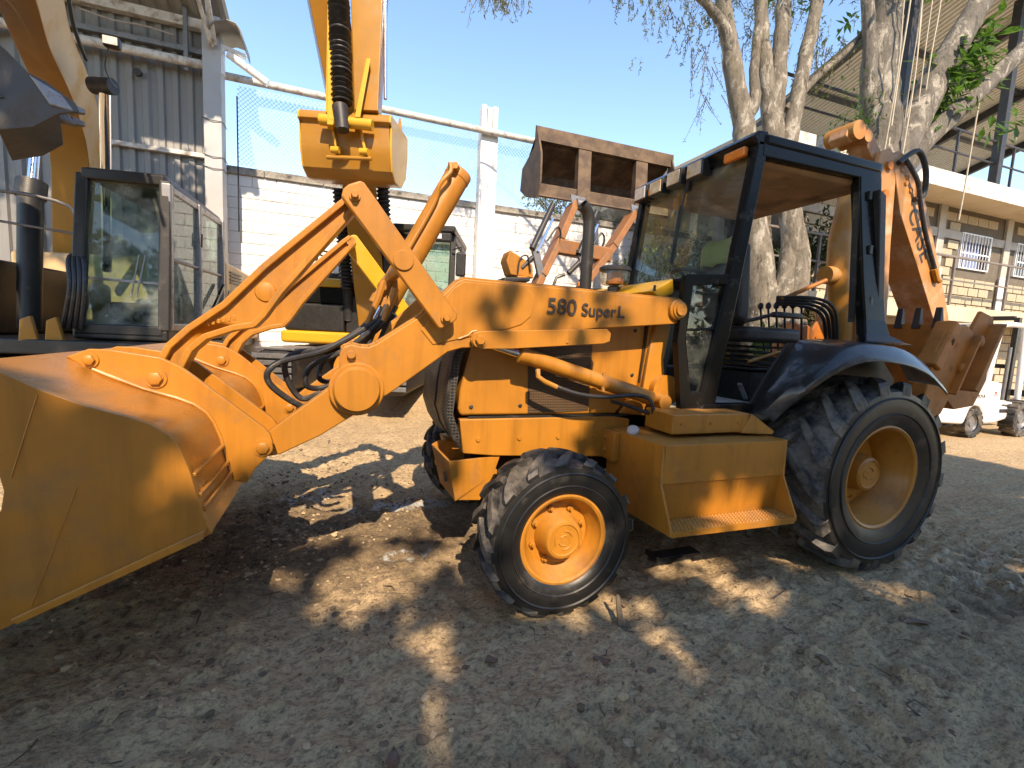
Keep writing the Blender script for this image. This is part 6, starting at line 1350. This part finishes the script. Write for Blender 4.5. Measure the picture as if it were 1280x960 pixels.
for x, y, l, w, a, lb in one: leaf_obj(x, y, l, w, a, 'dead_leaf', 'dead_leaf', lb, 'dead leaves on the ground')
for k in range(15):
    x, y = rr.uniform(-1.8, 2.6), rr.uniform(-1.75, -.9)
    if abs(x) < .5 and y > -1.15 or abs(x-2.14) < .7 and y > -1.3: continue
    leaf_obj(x, y, rr.uniform(.03, .06), rr.uniform(.012, .025), rr.uniform(0, 6), 'dead_leaf', 'dead_leaf', 'small dead leaf scattered on the damp foreground mud', 'small dead leaves on the ground')
# chopped straw, twigs and crumbs of mud: beyond counting
st = MB()
for k in range(420):
    x, y = rr.uniform(-2.4, 3.2), rr.uniform(-2.0, .2); a = rr.uniform(0, 6.28); l = rr.uniform(.015, .06); z = gz(x, y)
    st.tube([(x, y, z+.004), (x+l*.5*math.cos(a), y+l*.5*math.sin(a), z+.007), (x+l*math.cos(a+.3), y+l*math.sin(a+.3), gz(x+l*math.cos(a), y+l*math.sin(a))+.004)], rr.uniform(.0008, .0018), 4)
tag(st.build('straw_litter', 'dry_grass', None, 0, 60, fix=False), 'short bits of dry straw strewn over the foreground mud', 'straw', kind='stuff')
tw = MB()
for k in range(160):
    x, y = rr.uniform(-2.4, 3.6), rr.uniform(-2.0, 1.5); a = rr.uniform(0, 6.28); l = rr.uniform(.03, .11); z = gz(x, y)
    tw.tube([(x, y, z+.003), (x+l*.5*math.cos(a), y+l*.5*math.sin(a), z+.010), (x+l*math.cos(a-.3), y+l*math.sin(a-.3), gz(x+l*math.cos(a), y+l*math.sin(a))+.003)], [rr.uniform(.002, .004), .003, .0012], 5)
tag(tw.build('twig_litter', 'twig', None, 0, 60, fix=False), 'dark broken twigs scattered over the yard mud', 'twigs', kind='stuff')
lo_ = Leaves()
for k in range(1500):
    x, y = rr.uniform(-2.4, 3.6), rr.uniform(-2.0, 1.0); z = gz(x, y)+.004
    if float(vnoise(np.array(x*1.6), np.array(y*1.9), 55)) < .05: continue
    lo_.leaf(V((x, y, z)), V((rr.uniform(-1, 1), rr.uniform(-1, 1), rr.uniform(0, .3))), V((rr.uniform(-.4, .4), rr.uniform(-.4, .4), 1)), rr.uniform(.01, .028), rr.uniform(.005, .012), .2)
tag(lo_.build('leaf_litter', 'dead_leaf', None), 'tiny leaf fragments littering the ground', 'leaf litter', kind='stuff')
cl = MB()
def clod(mb, x, y, r, rr):
    c = V((x, y, gz(x, y)+r*.15)); ph = (1+5**.5)/2
    vs = [V(v).normalized() for v in ((-1, ph, 0), (1, ph, 0), (-1, -ph, 0), (1, -ph, 0), (0, -1, ph), (0, 1, ph), (0, -1, -ph), (0, 1, -ph), (ph, 0, -1), (ph, 0, 1), (-ph, 0, -1), (-ph, 0, 1))]
    sc_ = V((rr.uniform(.7, 1.4), rr.uniform(.7, 1.4), rr.uniform(.4, .8)))
    vs = [c+V((v.x*sc_.x, v.y*sc_.y, v.z*sc_.z))*r*rr.uniform(.75, 1.25) for v in vs]
    mb.add(vs, [(0, 11, 5), (0, 5, 1), (0, 1, 7), (0, 7, 10), (0, 10, 11), (1, 5, 9), (5, 11, 4), (11, 10, 2), (10, 7, 6), (7, 1, 8), (3, 9, 4), (3, 4, 2), (3, 2, 6), (3, 6, 8), (3, 8, 9), (4, 9, 5), (2, 4, 11), (6, 2, 10), (8, 6, 7), (9, 8, 1)])
gr_ = MB()
for k in range(8500):
    x, y = rr.uniform(-2.6, 3.8), rr.uniform(-2.1, 3.2)
    if rr.random() < .40: x, y = rr.gauss(-1.2, .6), rr.gauss(.2, .8)
    if float(vnoise(np.array(x*2.2), np.array(y*2.6), 61)) < rr.uniform(-.35, .15): continue
    r = abs(rr.gauss(0, .0065))+.0022
    if abs(x) < .35 and y > -1.1 and r > .008: r = .006
    clod(cl if rr.random() < .68 else gr_, x, y, r, rr)
tag(cl.build('mud_crumbs', 'clod', None, 0, 20, fix=False), 'loose dark crumbs of mud over the yard', 'mud crumbs', kind='stuff')
tag(gr_.build('pale_grit', 'grit', None, 0, 20, fix=False), 'pale grit and pebbles strewn over the yard', 'grit', kind='stuff')
# flat black iron scrap under the step box
IR = MB().box(.86, 1.20, -.60, -.50, .02, .035)
IR.box(.84, .86, -.61, -.49, .018, .05)
tag(IR.build('iron_bar', 'steel_dark', None, .004), 'flat black iron scrap lying under the step box', 'scrap iron')
WD = MB().hexa([(.255, -1.085, gz(.26, -1.08)), (.285, -1.10, gz(.26, -1.08)), (.30, -1.07, gz(.26, -1.08)), (.265, -1.06, gz(.26, -1.08))], [(.30, -.985, .095), (.318, -.99, .10), (.322, -.972, .098), (.304, -.97, .096)])
tag(WD.build('wood_stake', 'twig', None, .003), 'short dark wood stake leaning by the front tyre', 'stake')
